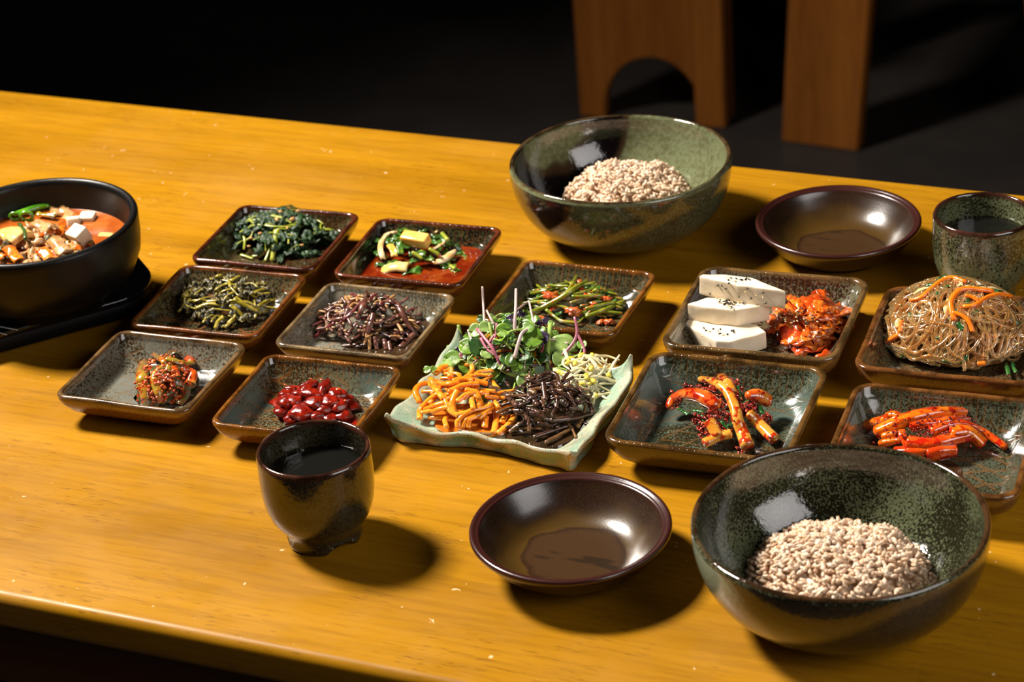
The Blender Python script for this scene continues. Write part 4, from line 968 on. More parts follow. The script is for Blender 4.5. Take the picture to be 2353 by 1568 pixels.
for i in range(64):
    x, y = rg.gauss(1500, 110), rg.gauss(630, 55)
    if i > 50: x, y = rg.uniform(1500, 1900), rg.uniform(500, 760)
    P_ = ray('A8', x, y, h, .0045); seed(P_ + np.array([0, 0, rg.uniform(0, .001)]), rg.random() < .38, rg, 'kimchi beside the tofu')

# ---- L2 glass noodles
h = heapz('A9', 1330, 850, .064, .056, .046, z0=.008, p=.62)
rg = random.Random(5); mb = MB()
for i in range(250):
    a0 = rg.uniform(0, 6.28); r0 = math.sqrt(rg.random()) * .92; u, v = r0 * math.cos(a0), r0 * math.sin(a0)
    hd = rg.uniform(0, 6.28); pts = []; cv = rg.gauss(0, .9); dep = rg.uniform(-.0045, .0012) if i % 3 else rg.uniform(0, .002)
    for k in range(7):
        rr = math.hypot(u, v)
        if rr > .97: u /= rr / .97; v /= rr / .97; hd += 1.2
        pts.append(hpoint(h, u, v, dep + .0008 + rg.uniform(-.0006, .0006)))
        st_ = rg.uniform(.13, .2); u += math.cos(hd) * st_; v += math.sin(hd) * st_ * 1.3; hd += cv * .6 + rg.gauss(0, .25)
    tube(mb, pts, rg.uniform(.00125, .0016), 7, 24, 1, None, 0, rg)
build('glass_noodles', mb, F['noodle'], label='tangled heap of glossy translucent brown glass noodles in the right-hand dish', cat='noodles', kind='stuff')
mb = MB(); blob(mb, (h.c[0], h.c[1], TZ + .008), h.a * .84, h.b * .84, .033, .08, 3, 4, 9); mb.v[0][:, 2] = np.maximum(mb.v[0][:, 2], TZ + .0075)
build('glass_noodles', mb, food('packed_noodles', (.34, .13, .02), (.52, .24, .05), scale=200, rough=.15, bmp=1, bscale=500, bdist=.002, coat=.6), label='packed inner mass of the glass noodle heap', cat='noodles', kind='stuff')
for n_, pts in enumerate(([(1280, 560), (1150, 690), (1070, 560), (1180, 350), (1390, 270)], [(820, 640), (800, 560), (860, 480), (1000, 450)], [(1660, 610), (1600, 680), (1500, 640), (1520, 540), (1620, 540)], [(560, 740), (640, 880), (760, 890), (830, 780), (730, 640)], [(1060, 400), (1010, 350), (1060, 290), (1160, 330)],
    [(680, 1060), (800, 1170), (1000, 1120), (1200, 1180), (1380, 1180)], [(1700, 1070), (1800, 990), (1830, 850), (1790, 700)], [(2000, 900), (2060, 700), (1960, 520), (1750, 440)], [(1130, 880), (1190, 980), (1300, 1110), (1420, 1180), (1440, 1310)], [(1010, 1060), (1150, 980), (1250, 890), (1340, 850), (1290, 770), (1100, 720), (880, 700)])):
    stroke('A9', pts, 48, h, 'noodle', 'glass_noodle', 'single curling glass noodle lying on top of the noodle heap', 'noodle', 'loose noodles on the heap', lift=.003, n=26, rough=0)
for pts, w, lb in (([(760, 445), (900, 400), (1050, 270), (1160, 190), (1290, 155), (1450, 210)], 62, 'longest arched carrot strip at the top left of the noodles'),
    ([(1320, 690), (1280, 580), (1270, 450), (1340, 345), (1450, 295), (1650, 310), (1790, 330)], 74, 'hooked carrot strip across the middle of the noodle heap'),
    ([(1420, 520), (1560, 500), (1700, 410), (1850, 365), (2020, 385)], 62, 'carrot strip at the right of the noodle heap, reaching the frame side'),
    ([(1290, 590), (1420, 640), (1500, 720), (1545, 830)], 66, 'short carrot strip slanting down the front of the noodle heap'),
    ([(470, 960), (540, 920), (620, 870)], 80, 'carrot piece at the left foot of the noodle heap'), ([(655, 690), (640, 830)], 60, 'carrot sliver standing at the left of the noodles'),
    ([(1600, 1230), (1690, 1225)], 80, 'carrot bit at the front foot of the noodle heap'), ([(1450, 380), (1530, 400), (1610, 440)], 60, 'carrot bit between the two long carrot strips')):
    stroke('A9', pts, w, h, 'carrot', 'carrot_strip', lb, 'carrot', None, lift=.0035, flat=.75, square=.5, rough=.02, n=22)
for pts, w in (([(1400, 210), (1380, 260), (1250, 420), (1210, 550), (1270, 690)], 80), ([(1590, 390), (1680, 460), (1790, 530)], 70), ([(1450, 250), (1620, 260), (1800, 275), (1950, 320)], 50), ([(620, 660), (600, 780)], 80), ([(420, 940), (520, 1010)], 60), ([(800, 350), (900, 290), (1000, 260)], 60)):
    leafy('A9', pts, w, h, 'trons', 'onion_strip', 'soft translucent onion strip in the noodle heap', 'onion', 'onion strips in the noodles', lift=.003, curl=.3, edge=.02, amp=.0004, prof=leafprof)
for i, (pts, w) in enumerate(([([(1110, 170), (1180, 130), (1320, 125)], 60), ([(960, 235), (1060, 220)], 56), ([(1170, 270), (1290, 230)], 56), ([(1080, 340), (1160, 310)], 50), ([(1780, 300), (1900, 310), (2010, 350), (2100, 480)], 44), ([(1370, 700), (1430, 790)], 80), ([(1165, 1165), (1300, 1195), (1400, 1190), (1460, 1110)], 56),
    ([(850, 600), (885, 640)], 50), ([(1310, 520), (1370, 590)], 50), ([(640, 1130), (690, 1040)], 50), ([(2040, 640), (2100, 700), (2150, 750)], 60), ([(1470, 400), (1480, 470)], 60), ([(1560, 270), (1650, 285)], 40), ([(1950, 1200), (1990, 1340)], 60), ([(1080, 880), (1130, 890)], 40), ([(770, 580), (770, 640)], 60), ([(1530, 590), (1600, 560)], 40), ([(2020, 1180), (2080, 1330)], 50)])):
    leafy('A9', pts, w, h, 'chive', 'green_strip', 'dark green leaf strip in the noodle heap', 'leaf', 'green strips in the noodles', lift=.003, curl=.5, edge=.05, amp=.0007, seed=i)
rg = random.Random(31)
for i in range(40):
    P_ = hpoint(h, rg.uniform(-.7, .7), rg.uniform(-.75, .2), .0035); seed(P_, False, rg, 'noodles')

# ---- L3 seasoned scallions
h = heapz('A10', 1240, 760, .042, .045, .022, p=.8)
core = MB(); LB = 'red seasoned scallion, '
for pts, w, m, lb, pf in (([(830, 440), (1000, 430), (1180, 470), (1300, 570), (1370, 720), (1400, 850), (1450, 980), (1500, 1115)], 135, 'scal', 'longest bent pale scallion draped over the pile on the olive dish', lambda u: .6 + .1 * math.sin(u * 3) + .45 * u ** 2),
    ([(700, 730), (760, 640), (880, 600), (1030, 620), (1190, 720)], 190, 'bulb', 'thick arched red scallion bulb at the left of its pile', lambda u: .42 + .6 * u ** .7 - .25 * max(0, u - .85) / .15),
    ([(1110, 860), (1160, 940), (1200, 1010)], 135, 'scal', 'stubby yellow scallion piece at the front of the pile', None),
    ([(1060, 1085), (1200, 1020), (1330, 985)], 120, 'scal', 'cut scallion piece lying at the front dish edge', None),
    ([(1510, 780), (1620, 890), (1780, 1050)], 130, 'scal', 'straight pale scallion piece pointing to the right corner', None),
    ([(1500, 610), (1600, 610), (1710, 660)], 175, 'bulb', 'round red scallion bulb end at the right of the pile', lambda u: .6 + .4 * math.sin(min(1, u * 1.1) * 2.2)),
    ([(1220, 390), (1290, 460), (1340, 560)], 110, 'scal', 'orange scallion piece standing at the back of the pile', None)):
    stroke('A10', pts, w, h, m, 'scallion', lb, 'scallion', None, lift=.0035, flat=.85, seg=14, n=30, rough=.03, prof=pf)
rg = random.Random(4)
cl = [(1050, 470, 110), (1150, 520, 110), (1270, 370, 90), (1330, 440, 90), (1150, 650, 100), (1230, 730, 100), (1000, 830, 60), (1040, 900, 60), (1100, 1000, 60), (1450, 690, 90), (1550, 660, 90), (1690, 820, 50), (1390, 600, 80), (1440, 1080, 60), (890, 530, 60), (750, 620, 60), (1360, 340, 60), (1480, 720, 60), (1240, 880, 90), (1150, 780, 80)]
mb = MB()
for i in range(760):
    x, y, s_ = cl[i % len(cl)]
    dab(mb, 'A10', rg.gauss(x, s_ * .5), rg.gauss(y, s_ * .42), rg.uniform(7, 24), rg.uniform(7, 18), h, rg.uniform(-.001, .0075), i, 1.1, mi=i % 2)
for x, y in ((1400, 900), (1450, 1020), (1480, 1080), (1200, 480), (1000, 440), (900, 430), (860, 440), (1560, 850), (1700, 980), (1760, 1030), (1640, 640), (1700, 670), (820, 640), (730, 700), (900, 620), (1150, 1060), (1250, 1010), (1180, 940)):
    for q_ in range(7): dab(mb, 'A10', rg.gauss(x, 26), rg.gauss(y, 18), rg.uniform(6, 20), rg.uniform(5, 14), h, rg.uniform(.004, .0105), q_ + x, .8, mi=q_ % 2)
build('chilli_seasoning', mb, [F['dred'], F['red']], label='coarse dark red chilli seasoning heaped among the scallion bulbs', cat='seasoning', kind='stuff')
for x, y, a in ((1200, 380, -.5), (1460, 670, -.6), (1415, 560, 1.4), (850, 750, .6), (1000, 750, .2), (1640, 740, 1.2), (1280, 900, .8), (1060, 850, 1.3), (1180, 350, -.8), (950, 545, .4), (1530, 1020, 1), (1330, 880, -.3), (1600, 790, .2)):
    L = 60; leafy('A10', [(x - L * math.cos(a), y - L * math.sin(a)), (x, y), (x + L * math.cos(a), y + L * math.sin(a))], 42, h, 'chive', 'scallion_shred', 'dark green leaf shred in the red scallion pile', 'leaf', 'leaf shreds in the scallion pile', lift=.005, curl=.5, amp=.0008, seed=x)

# ---- L4 radish sticks
h = heapz('A11', 1260, 780, .046, .034, .018, p=.7)
LB = 'orange-red radish stick '
for pts, w, m, lb in (([(690, 750), (950, 640), (1200, 560), (1500, 520), (1860, 530)], 130, 'radish', 'longest radish stick along the back of the orange-red heap'),
    ([(400, 740), (560, 680), (820, 600)], 130, 'radish', 'radish stick pointing to the left corner of its dish'), ([(1310, 730), (1500, 660), (1700, 650), (1900, 740), (2150, 910)], 100, 'radishr', 'curved tapering radish stick at the right of the heap'),
    ([(1050, 860), (1280, 890), (1500, 840), (1750, 780)], 140, 'radishr', 'thick red radish stick across the middle of the heap'), ([(1540, 770), (1730, 760), (1890, 890)], 150, 'radish', 'blunt orange radish stick with a rounded right end'),
    ([(980, 720), (1000, 800), (1060, 910)], 80, 'radishr', 'thin radish stick lying crosswise near the left of the heap'), ([(770, 790), (840, 770), (920, 750)], 90, 'radish', 'short radish end tucked under the longest stick'),
    ([(740, 860), (840, 840), (960, 820)], 80, 'radish', 'pale thin radish tip just behind the near rice bowl'), ([(1270, 990), (1420, 960), (1590, 950)], 150, 'radishr', 'red radish chunk lowest in the heap, partly behind the near bowl'),
    ([(810, 560), (900, 545), (950, 560)], 90, 'radish', 'small radish piece behind the left of the longest stick'), ([(1080, 670), (1250, 640), (1420, 620)], 90, 'radishr', 'dark red radish stick beneath the longest stick'), ([(1400, 640), (1560, 600), (1800, 590)], 90, 'radishr', 'red radish stick under the right half of the longest stick'),
    ([(900, 960), (1150, 960), (1350, 930)], 110, 'radishr', 'red radish stick hidden half behind the near bowl rim')):
    stroke('A11', pts, w * 1.2, h, m, 'radish_stick', lb, 'radish', None, lift=.001, flat=.85, seg=12, n=24, square=.55, rough=.03, prof=(taper if 'taper' in lb else (lambda u: .9 + .1 * math.sin(u * 5))))
mb = MB()
for i in range(260): dab(mb, 'A11', rg.gauss(1330, 330), rg.gauss(740, 110), rg.uniform(5, 20), rg.uniform(4, 14), h, rg.uniform(.003, .0085), i, .8)
build('chilli_seasoning', mb, F['dred'], label='fine red chilli seasoning stuck on the radish sticks', cat='seasoning', kind='stuff')
# ---- crinkled celadon platter
PC = np.array([-.6886, 1.4741]); PA = .0795; PR_ = math.radians(-1)
def platter():
    n = 80; top = np.zeros((n, n, 3))
    cz = {(-1, 1): .036, (1, 1): .035, (-1, -1): .029, (1, -1): .022}
    for i in range(n):
        for j in range(n):
            u = 2 * i / (n - 1) - 1; v = 2 * j / (n - 1) - 1
            u, v = math.sin(u * math.pi / 2) * .35 + u * .65, math.sin(v * math.pi / 2) * .35 + v * .65
            e = max(abs(u), abs(v)); rr = (abs(u) ** 4.0 + abs(v) ** 4.0) ** (1 / 4.0)
            k = e / rr if rr > 1e-6 else 1
            x, y = u * k, v * k
            cor = (abs(u * v)) ** 4
            ez = .0165 + .0014 * math.sin(9 * u + 2) * (abs(v) > .8) + .0012 * math.sin(11 * v + 1) * (abs(u) > .8)
            if v < -.8 and abs(u) < .75: ez += .0034 * math.exp(-((u - .30) / .10) ** 2) - .0028 * math.exp(-((u - .05) / .1) ** 2)
            q = cz[(1 if u > 0 else -1, 1 if v > 0 else -1)]
            s_ = max(0, (e - .74) / .26); s_ = s_ ** 1.5 * (1.6 - .6 * s_)
            z = .0055 + (ez - .0055) * s_ + (q - ez) * cor * s_
            wx = (.0825 if u < 0 else .0750) + (.0090 if u < 0 else .0125) * abs(v) ** 2 + .0010 * math.sin(12 * v) * s_; wy = .0545 + .0215 * abs(u) ** 2 + .0011 * math.sin(13 * u + .8) * s_
            if v < 0: wy += .0022 * math.exp(-((u - .30) / .10) ** 2) * s_ - .002 * math.exp(-((u - .06) / .1) ** 2) * s_
            top[i, j] = (x * wx, y * wy, z + mnoise.noise(Vector((u * 4, v * 4, 2))) * .0012 * s_)
    return top
top = platter(); n = top.shape[0]
V = top.reshape(-1, 3); Fc = []; MI = []
for i in range(n - 1):
    for j in range(n - 1):
        a = i * n + j; Fc.append((a, a + n, a + n + 1, a + 1)); MI.append(0)
peri = [(i, 0) for i in range(n)] + [(n - 1, j) for j in range(1, n)] + [(i, n - 1) for i in range(n - 2, -1, -1)] + [(0, j) for j in range(n - 2, 0, -1)]
m_ = len(peri); base = len(V); ex = []
E0 = np.array([top[i, j] for i, j in peri])
D0 = E0[:, :2] / np.linalg.norm(E0[:, :2], axis=1)[:, None]
PROF_ = [(.0012, -.0002, 0), (.0026, -.0012, 0), (.0032, -.0028, 0), (.0024, -.0044, 0), (.0006, None, .62), (.0008, None, .42), (.0010, None, .25), (.0002, None, .12), (-.0020, None, .02), (-.0060, None, 0)]
for off, dz, fr in PROF_:
    for q in range(m_):
        z0_ = E0[q, 2]; z = z0_ + dz if dz is not None else (z0_ - .0044) * fr
        lean = (1 - z / z0_) * (.0025 + .45 * max(0, z0_ - .019))
        ex.append((E0[q, 0] + D0[q, 0] * (off - lean), E0[q, 1] + D0[q, 1] * (off - lean), max(z, 0)))
V = np.vstack([V, ex])
idx = [[i * n + j for i, j in peri]] + [[base + r_ * m_ + q for q in range(m_)] for r_ in range(len(PROF_))]
for a, b in zip(idx, idx[1:]):
    for q in range(m_): Fc.append((a[q], b[q], b[(q + 1) % m_], a[(q + 1) % m_])); MI.append(2 if (a is idx[0] or a is idx[1] or a is idx[2] or a is idx[7] or a is idx[8]) else 1)
Fc.append(tuple(idx[-1])); MI.append(2)
def celadon(name, inside):
    m, nt, bs = new(name); v = mapped(nt)
    col = mix(nt, ramp(nt, noise(nt, 45, 3, .6), .4, .66), (.27, .38, .27), (.44, .43, .30)) if inside else mix(nt, ramp(nt, noise(nt, 60, 3, .6), .42, .64), (.17, .31, .24), (.42, .36, .24))
    col = mix(nt, ramp(nt, noise(nt, 700, 1), .68, .72), col, (.16, .075, .03))
    g = N(nt, 'ShaderNodeNewGeometry')
    col = mix(nt, math_(nt, 'MULTIPLY', ramp(nt, math_(nt, 'ADD', g.outputs['Pointiness'], math_(nt, 'MULTIPLY', noise(nt, 120, 2), .05)), .57, .64), .5), col, (.38, .27, .16))
    setin(nt, bs, 'Base Color', col); bs.inputs['Roughness'].default_value = .14; bs.inputs['Coat Weight'].default_value = .6
    bump(nt, bs, noise(nt, 120, 3), .25, .001); return m
me = mesh('crinkled_platter', V, Fc, [celadon('celadon_inside', True), celadon('celadon_outside', False), food('celadon_worn_edge', (.40, .34, .22), (.30, .33, .23), (.16, .08, .03), scale=90, rough=.2, bmp=.2, coat=.5, cs=500, clo=.62, chi=.7)], MI)
o = bpy.data.objects.new('crinkled_platter', me); COL.objects.link(o); o.location = (PC[0], PC[1], TZ); o.rotation_euler = (0, 0, PR_)
tag(o, 'pale celadon square platter with crinkled raised edges, piled with vegetables and microgreens', 'platter')
def puddle(name, cx, cy, a, b, z, m, label, cat, seed):
    mb = MB(); nn = 60; P = []
    for k_ in range(nn):
        t = 2 * math.pi * k_ / nn; r_ = 1 + .16 * mnoise.noise(Vector((math.cos(t) * 1.3 + seed, math.sin(t) * 1.3, seed))); P.append((cx + a * r_ * math.cos(t), cy + b * r_ * math.sin(t)))
    V_ = [(x, y, TZ + z) for x, y in P] + [(cx + (x - cx) * 1.03, cy + (y - cy) * 1.03, TZ + z - .0012) for x, y in P]
    mb.add(V_, [tuple(range(nn)), tuple(range(nn, 2 * nn))[::-1]] + [(k_, nn + k_, nn + (k_ + 1) % nn, (k_ + 1) % nn) for k_ in range(nn)])
    return build(name, mb, m, smooth=False, label=label, cat=cat, kind='stuff')
puddle('orange_juice', PC[0] - .026, PC[1] - .022, .034, .024, .0078, F['osoup'], 'shallow orange juice pooled at the front left of the celadon platter', 'juice', 2)
puddle('dark_juice', PC[0] + .032, PC[1] - .012, .033, .033, .0074, F['dsoup'], 'dark juice pooled under the bracken on the celadon platter', 'juice', 7)
puddle('radish_juice', DISH['L4'][0] - .004, DISH['L4'][1] - .004, .028, .017, .0072, F['dsoup'], 'thin dark juice under the radish sticks', 'juice', 4)
puddle('seafood_sauce', DISH['S6'][0] + .014, DISH['S6'][1] - .006, .030, .020, .0072, F['dred'], 'thin dark red sauce around the seafood lumps', 'sauce', 5)

# mound under the microgreens: three kinds of vegetables side by side
HP = Heap((PC[0] + .004, PC[1] - .003), .064, .060, .008, .030, .8)
HO = heapz('A12', 760, 960, .037, .040, .022, z0=.008); HB = heapz('A12', 1500, 1010, .036, .040, .026, z0=.008); HS = heapz('A12', 1850, 720, .030, .034, .020, z0=.008)
HM = heapz('A12', 1180, 560, .046, .038, .038, z0=.008, p=.7)
LO = 'orange seasoned radish strip at the front left of the celadon platter'
def f(i, rg, u, v):
    p = hpoint(HO, u * .85, v * .85, rg.uniform(-.006, .0)); a = rg.gauss(.9, .8); L = rg.uniform(.009, .016); b_ = rg.uniform(-.010, .010)
    q = [p + np.array([math.cos(a) * L * t - math.sin(a) * b_ * t * t, math.sin(a) * L * t + math.cos(a) * b_ * t * t, -abs(t) * .002]) for t in (-1, -.4, .3, 1)]
    mb = MB(); tube(mb, q, rg.uniform(.0017, .0022), 8, 14, .75, None, .04, rg, square=.3)
    build('radish_strip', mb, F['orange'], label=LO, cat='radish', group='orange radish strips')
scatter(34, 41, HO, f)
ONEO = {1: 'orange strip looping out farthest left on the celadon platter', 9: 'orange strip curling down to the front rim of the platter', 14: 'large curved orange strip at the right end, beside the dark bracken', 16: 'orange strip arching highest at the back left of its heap', 0: 'orange strip hanging down into the juice at the left'}
for k_, pts in enumerate(([(340, 1110), (350, 1020), (430, 930), (500, 880)], [(340, 960), (300, 860), (340, 800), (430, 790), (520, 880), (560, 930)], [(390, 1020), (480, 985), (560, 960)], [(450, 1045), (530, 1015), (600, 1000)], [(560, 900), (620, 1030), (690, 1080)],
    [(650, 1060), (640, 950), (680, 850)], [(670, 1075), (800, 1040), (890, 980), (880, 930)], [(680, 950), (760, 890), (850, 870)], [(600, 860), (740, 800), (880, 790)], [(690, 1190), (700, 1110), (820, 1030), (960, 1000), (990, 970)],
    [(725, 1190), (770, 1110), (900, 1065), (990, 1040)], [(780, 1190), (790, 1120), (860, 1085)], [(935, 1185), (945, 1090)], [(1020, 1235), (1040, 1100), (1040, 960)], [(1060, 1240), (1170, 1140), (1205, 1060), (1180, 950), (1120, 870)], [(1095, 1140), (1130, 1060), (1115, 950)],
    [(480, 700), (540, 640), (590, 625)], [(550, 680), (620, 650), (620, 720)], [(480, 760), (570, 790), (700, 770)], [(440, 740), (480, 830), (520, 860)], [(850, 760), (960, 790)], [(940, 900), (1060, 925)], [(900, 870), (970, 880)], [(760, 840), (860, 870), (880, 930)], [(880, 1100), (930, 1060), (1000, 1000)], [(640, 760), (760, 740), (830, 760)])):
    stroke('A12', pts, 62, HO, 'orange', 'radish_strip', ONEO.get(k_, LO), 'radish', None if k_ in ONEO else 'orange radish strips', lift=.001, flat=.7, n=22, rough=.03, square=.3)
LD = 'dark bracken stem piece at the front right of the celadon platter'
def f(i, rg, u, v):
    p = hpoint(HB, u * .92, v * .9, rg.uniform(-.006, .001)); a = rg.uniform(0, 6.28); L = rg.uniform(.005, .011)
    q = [p + np.array([math.cos(a) * L * t, math.sin(a) * L * t, rg.uniform(-.002, .002)]) for t in (-1, 0, 1)]
    mb = MB(); tube(mb, q, rg.uniform(.0009, .0016), 7, 8, .9, None, .14, rg)
    m = rg.choice(['dfern', 'dfern', 'dfern', 'dfern2'])
    build('bracken_piece', mb, F[m], label=WORD[m] + ' bracken stem piece on the celadon platter', cat='stem', group=WORD[m] + ' bracken stems on the platter')
scatter(110, 43, HB, f)
def fernd(items):
    rg = random.Random(9)
    for k_, (pts, w, *m) in enumerate(items):
        m = m[0] if m else 'dfern'; one = ONE12.get(k_)
        stroke('A12', pts, w, HB, m, 'bracken_piece', one or (WORD[m] + ' bracken stem piece on the celadon platter'), 'stem', None if one else WORD[m] + ' bracken stems on the platter', lift=.0012, flat=.9, rough=.13, rng=rg, n=18)
fernd([([(880, 800), (1000, 830), (1140, 900), (1240, 1010)], 60), ([(1430, 730), (1500, 690), (1590, 705), (1620, 790), (1680, 830), (1720, 800)], 40), ([(1700, 825), (1780, 850), (1870, 860)], 44), ([(1470, 780), (1490, 940)], 50), ([(1560, 860), (1600, 930), (1590, 1010)], 44),
 ([(1335, 900), (1420, 990)], 60), ([(1300, 1010), (1440, 1060)], 50), ([(1540, 1130), (1720, 1110), (1910, 1070)], 62), ([(1380, 1280), (1560, 1220), (1690, 1175)], 46), ([(1490, 1325), (1650, 1240), (1740, 1190)], 36, 'dfern2'), ([(1695, 1150), (1740, 1210), (1770, 1280)], 26, 'dfern2'),
 ([(1780, 970), (1900, 930)], 46), ([(1550, 840), (1700, 920), (1800, 1030)], 40), ([(1210, 1040), (1290, 1040)], 50), ([(1160, 1230), (1260, 1150)], 40, 'dfern2'), ([(700, 1215), (850, 1240), (1000, 1250)], 34, 'dfern2'), ([(1350, 860), (1400, 880)], 56, 'dfern2'), ([(1840, 1060), (1855, 985)], 26, 'dfern2'),
 ([(1350, 1060), (1480, 1090)], 50), ([(1820, 1130), (1920, 1190)], 30), ([(1780, 1185), (1820, 1120)], 50, 'dfern2'), ([(1340, 1220), (1350, 1150)], 36, 'dfern2'), ([(1640, 960), (1690, 990)], 76), ([(1700, 1010), (1770, 1020)], 60), ([(1420, 1150), (1560, 1180)], 40), ([(1260, 960), (1330, 1120)], 40), ([(1880, 940), (1930, 1060)], 50), ([(1100, 860), (1200, 900)], 50)])
LS = 'pale bean sprout at the right corner of the celadon platter'
SPR = []
rg = random.Random(21)
for i in range(44):
    x, y = rg.uniform(1640, 2060), rg.uniform(560, 880)
    a = rg.choice([-.5, .4, .7, 1.2, -1.1, .1]) + rg.gauss(0, .3); L = rg.uniform(70, 150); b_ = rg.uniform(-50, 50)
    SPR.append([(x - L * math.cos(a), y - L * math.sin(a) * .8), (x + b_ * math.sin(a), y - b_ * math.cos(a)), (x + L * math.cos(a), y + L * math.sin(a) * .8)])
SPR += [[(2195, 800), (2060, 745), (1940, 700), (1860, 620)], [(1700, 610), (1800, 560), (1900, 560), (1970, 620)], [(1870, 740), (1930, 680), (1960, 620)], [(2060, 720), (2120, 610), (2170, 530)], [(1720, 560), (1850, 620), (2000, 720)], [(1950, 905), (2080, 880), (2180, 860)], [(1740, 830), (1900, 880), (1930, 800)]]
for i, pts in enumerate(SPR):
    P = hp('A12', pts, HS); w = wz('A12', rg.uniform(30, 46) if i < 44 else 42, P[0]) / 2; P = [p + np.array([0, 0, .0015 + rg.uniform(0, .002)]) for p in P]
    r_ = thing('bean_sprout', tuple(P[0]), label=LS, cat='sprout', group='bean sprouts')
    mb = MB(); tube(mb, P, w, 8, 16, .9, lambda u: 1 - .55 * u, .03, rg); build('stalk', mb, F['sprout'], r_)
    if i % 3 == 0 or i >= 44:
        mb = MB(); blob(mb, P[0], w * 2.1, w * 1.3, w * 1.2, .1, 1, 2, i, rot=i); build('sprout_head', mb, F['bean'], r_)
leafy('A12', [(560, 640), (620, 520), (660, 420)], 150, HM, 'mgpale', 'cucumber_strip', 'pale green cucumber strip under the left of the microgreens', 'vegetable', None, lift=.001, edge=.05, curl=.2, thick=.002)
for j, pts in enumerate(([(600, 560), (700, 600), (760, 640)], [(640, 440), (700, 500), (720, 600)], [(820, 430), (900, 500), (900, 600)], [(560, 690), (600, 600), (640, 540)])):
    leafy('A12', pts, 90, HM, 'mgleaf', 'cucumber_strip', 'green cucumber strip buried below the microgreens', 'vegetable', 'cucumber strips', lift=-.002, edge=.05, curl=.2, thick=.002, seed=j)

# microgreens: a sprig is a stalk with its seed leaves
def lobe(mb, c, d, nrm, size, wide, notch=.35, cup=.25, seed=0):
    """heart-shaped seed leaf with thickness, starting at c and growing along d"""
    d = np.array(d, float); d /= np.linalg.norm(d); nrm = np.array(nrm, float); s_ = np.cross(d, nrm); s_ /= np.linalg.norm(s_) + 1e-9; nn = np.cross(s_, d)
    nu, nv = 9, 9; G = []
    for i in range(nu):
        u = i / (nu - 1)
        ww = wide * (math.sin(math.pi * (u * .88 + .10)) ** .7) * (.62 + .5 * u)
        if i == 0: ww = wide * .12
        for j in range(nv):
            s = 2 * j / (nv - 1) - 1
            ex = (1 - notch * (1 - abs(s)) ** 2 * (u ** 5)) * u
            p = c + d * (size * ex) + s_ * (ww * s * size * .5) + nn * (cup * size * (.30 * (s * s) * ww - .35 * u * u) + .05 * size * mnoise.noise(Vector((u * 3 + seed, s * 2, 1))))
            G.append(p)
    G = np.array(G); B = G - nn * max(.00035, size * .03); k = nu * nv; Fx = []
    for i in range(nu - 1):
        for j in range(nv - 1):
            a = i * nv + j; Fx += [(a, a + 1, a + nv + 1, a + nv), (k + a, k + a + nv, k + a + nv + 1, k + a + 1)]
    for i in range(nu - 1):
        a = i * nv; b = a + nv - 1; Fx += [(a, a + nv, k + a + nv, k + a), (b, k + b, k + b + nv, b + nv)]
    for j in range(nv - 1):
        a = j; b = (nu - 1) * nv + j; Fx += [(a, k + a, k + a + 1, a + 1), (b, b + 1, k + b + 1, k + b)]
    mb.add(np.vstack([G, B]), Fx); return mb
RG = random.Random(99)
def sprig(pts, w, sm, leaves, label, group=None, lift=.004, crop='A12', hs=None):
    P = hp(crop, pts, HM); P = [p + np.array([0, 0, lift + (hs[i] if hs else 0)]) for i, p in enumerate(P)]
    r_ = thing('microgreen_sprig', tuple(P[0]), label=label, cat='sprig', group=group)
    rr = wz(crop, w, P[0]) / 2
    mb = MB(); tube(mb, P, rr, 8, 18, 1, lambda u: 1 - .2 * u, .02, RG); build('stalk', mb, F[sm], r_)
    for (lx, ly, sz, m, ang) in leaves:
        c = ray(crop, lx, ly, HM) + np.array([0, 0, lift + .0015]); S_ = wz(crop, sz, c)
        vr = RV * math.cos(math.radians(ang)) - UV * math.sin(math.radians(ang))   # direction as seen in the picture plane
        nrm = -WV + np.array([0, 0, .8]) + RV * RG.uniform(-.4, .4); nrm /= np.linalg.norm(nrm); d = vr - nrm * np.dot(vr, nrm)
        mb = MB(); lobe(mb, c - d / np.linalg.norm(d) * S_ * .5, d, nrm, S_, 1.15, seed=lx); build('leaf', mb, F[m], r_)
GS = 'leaf sprig of microgreens on the celadon platter'
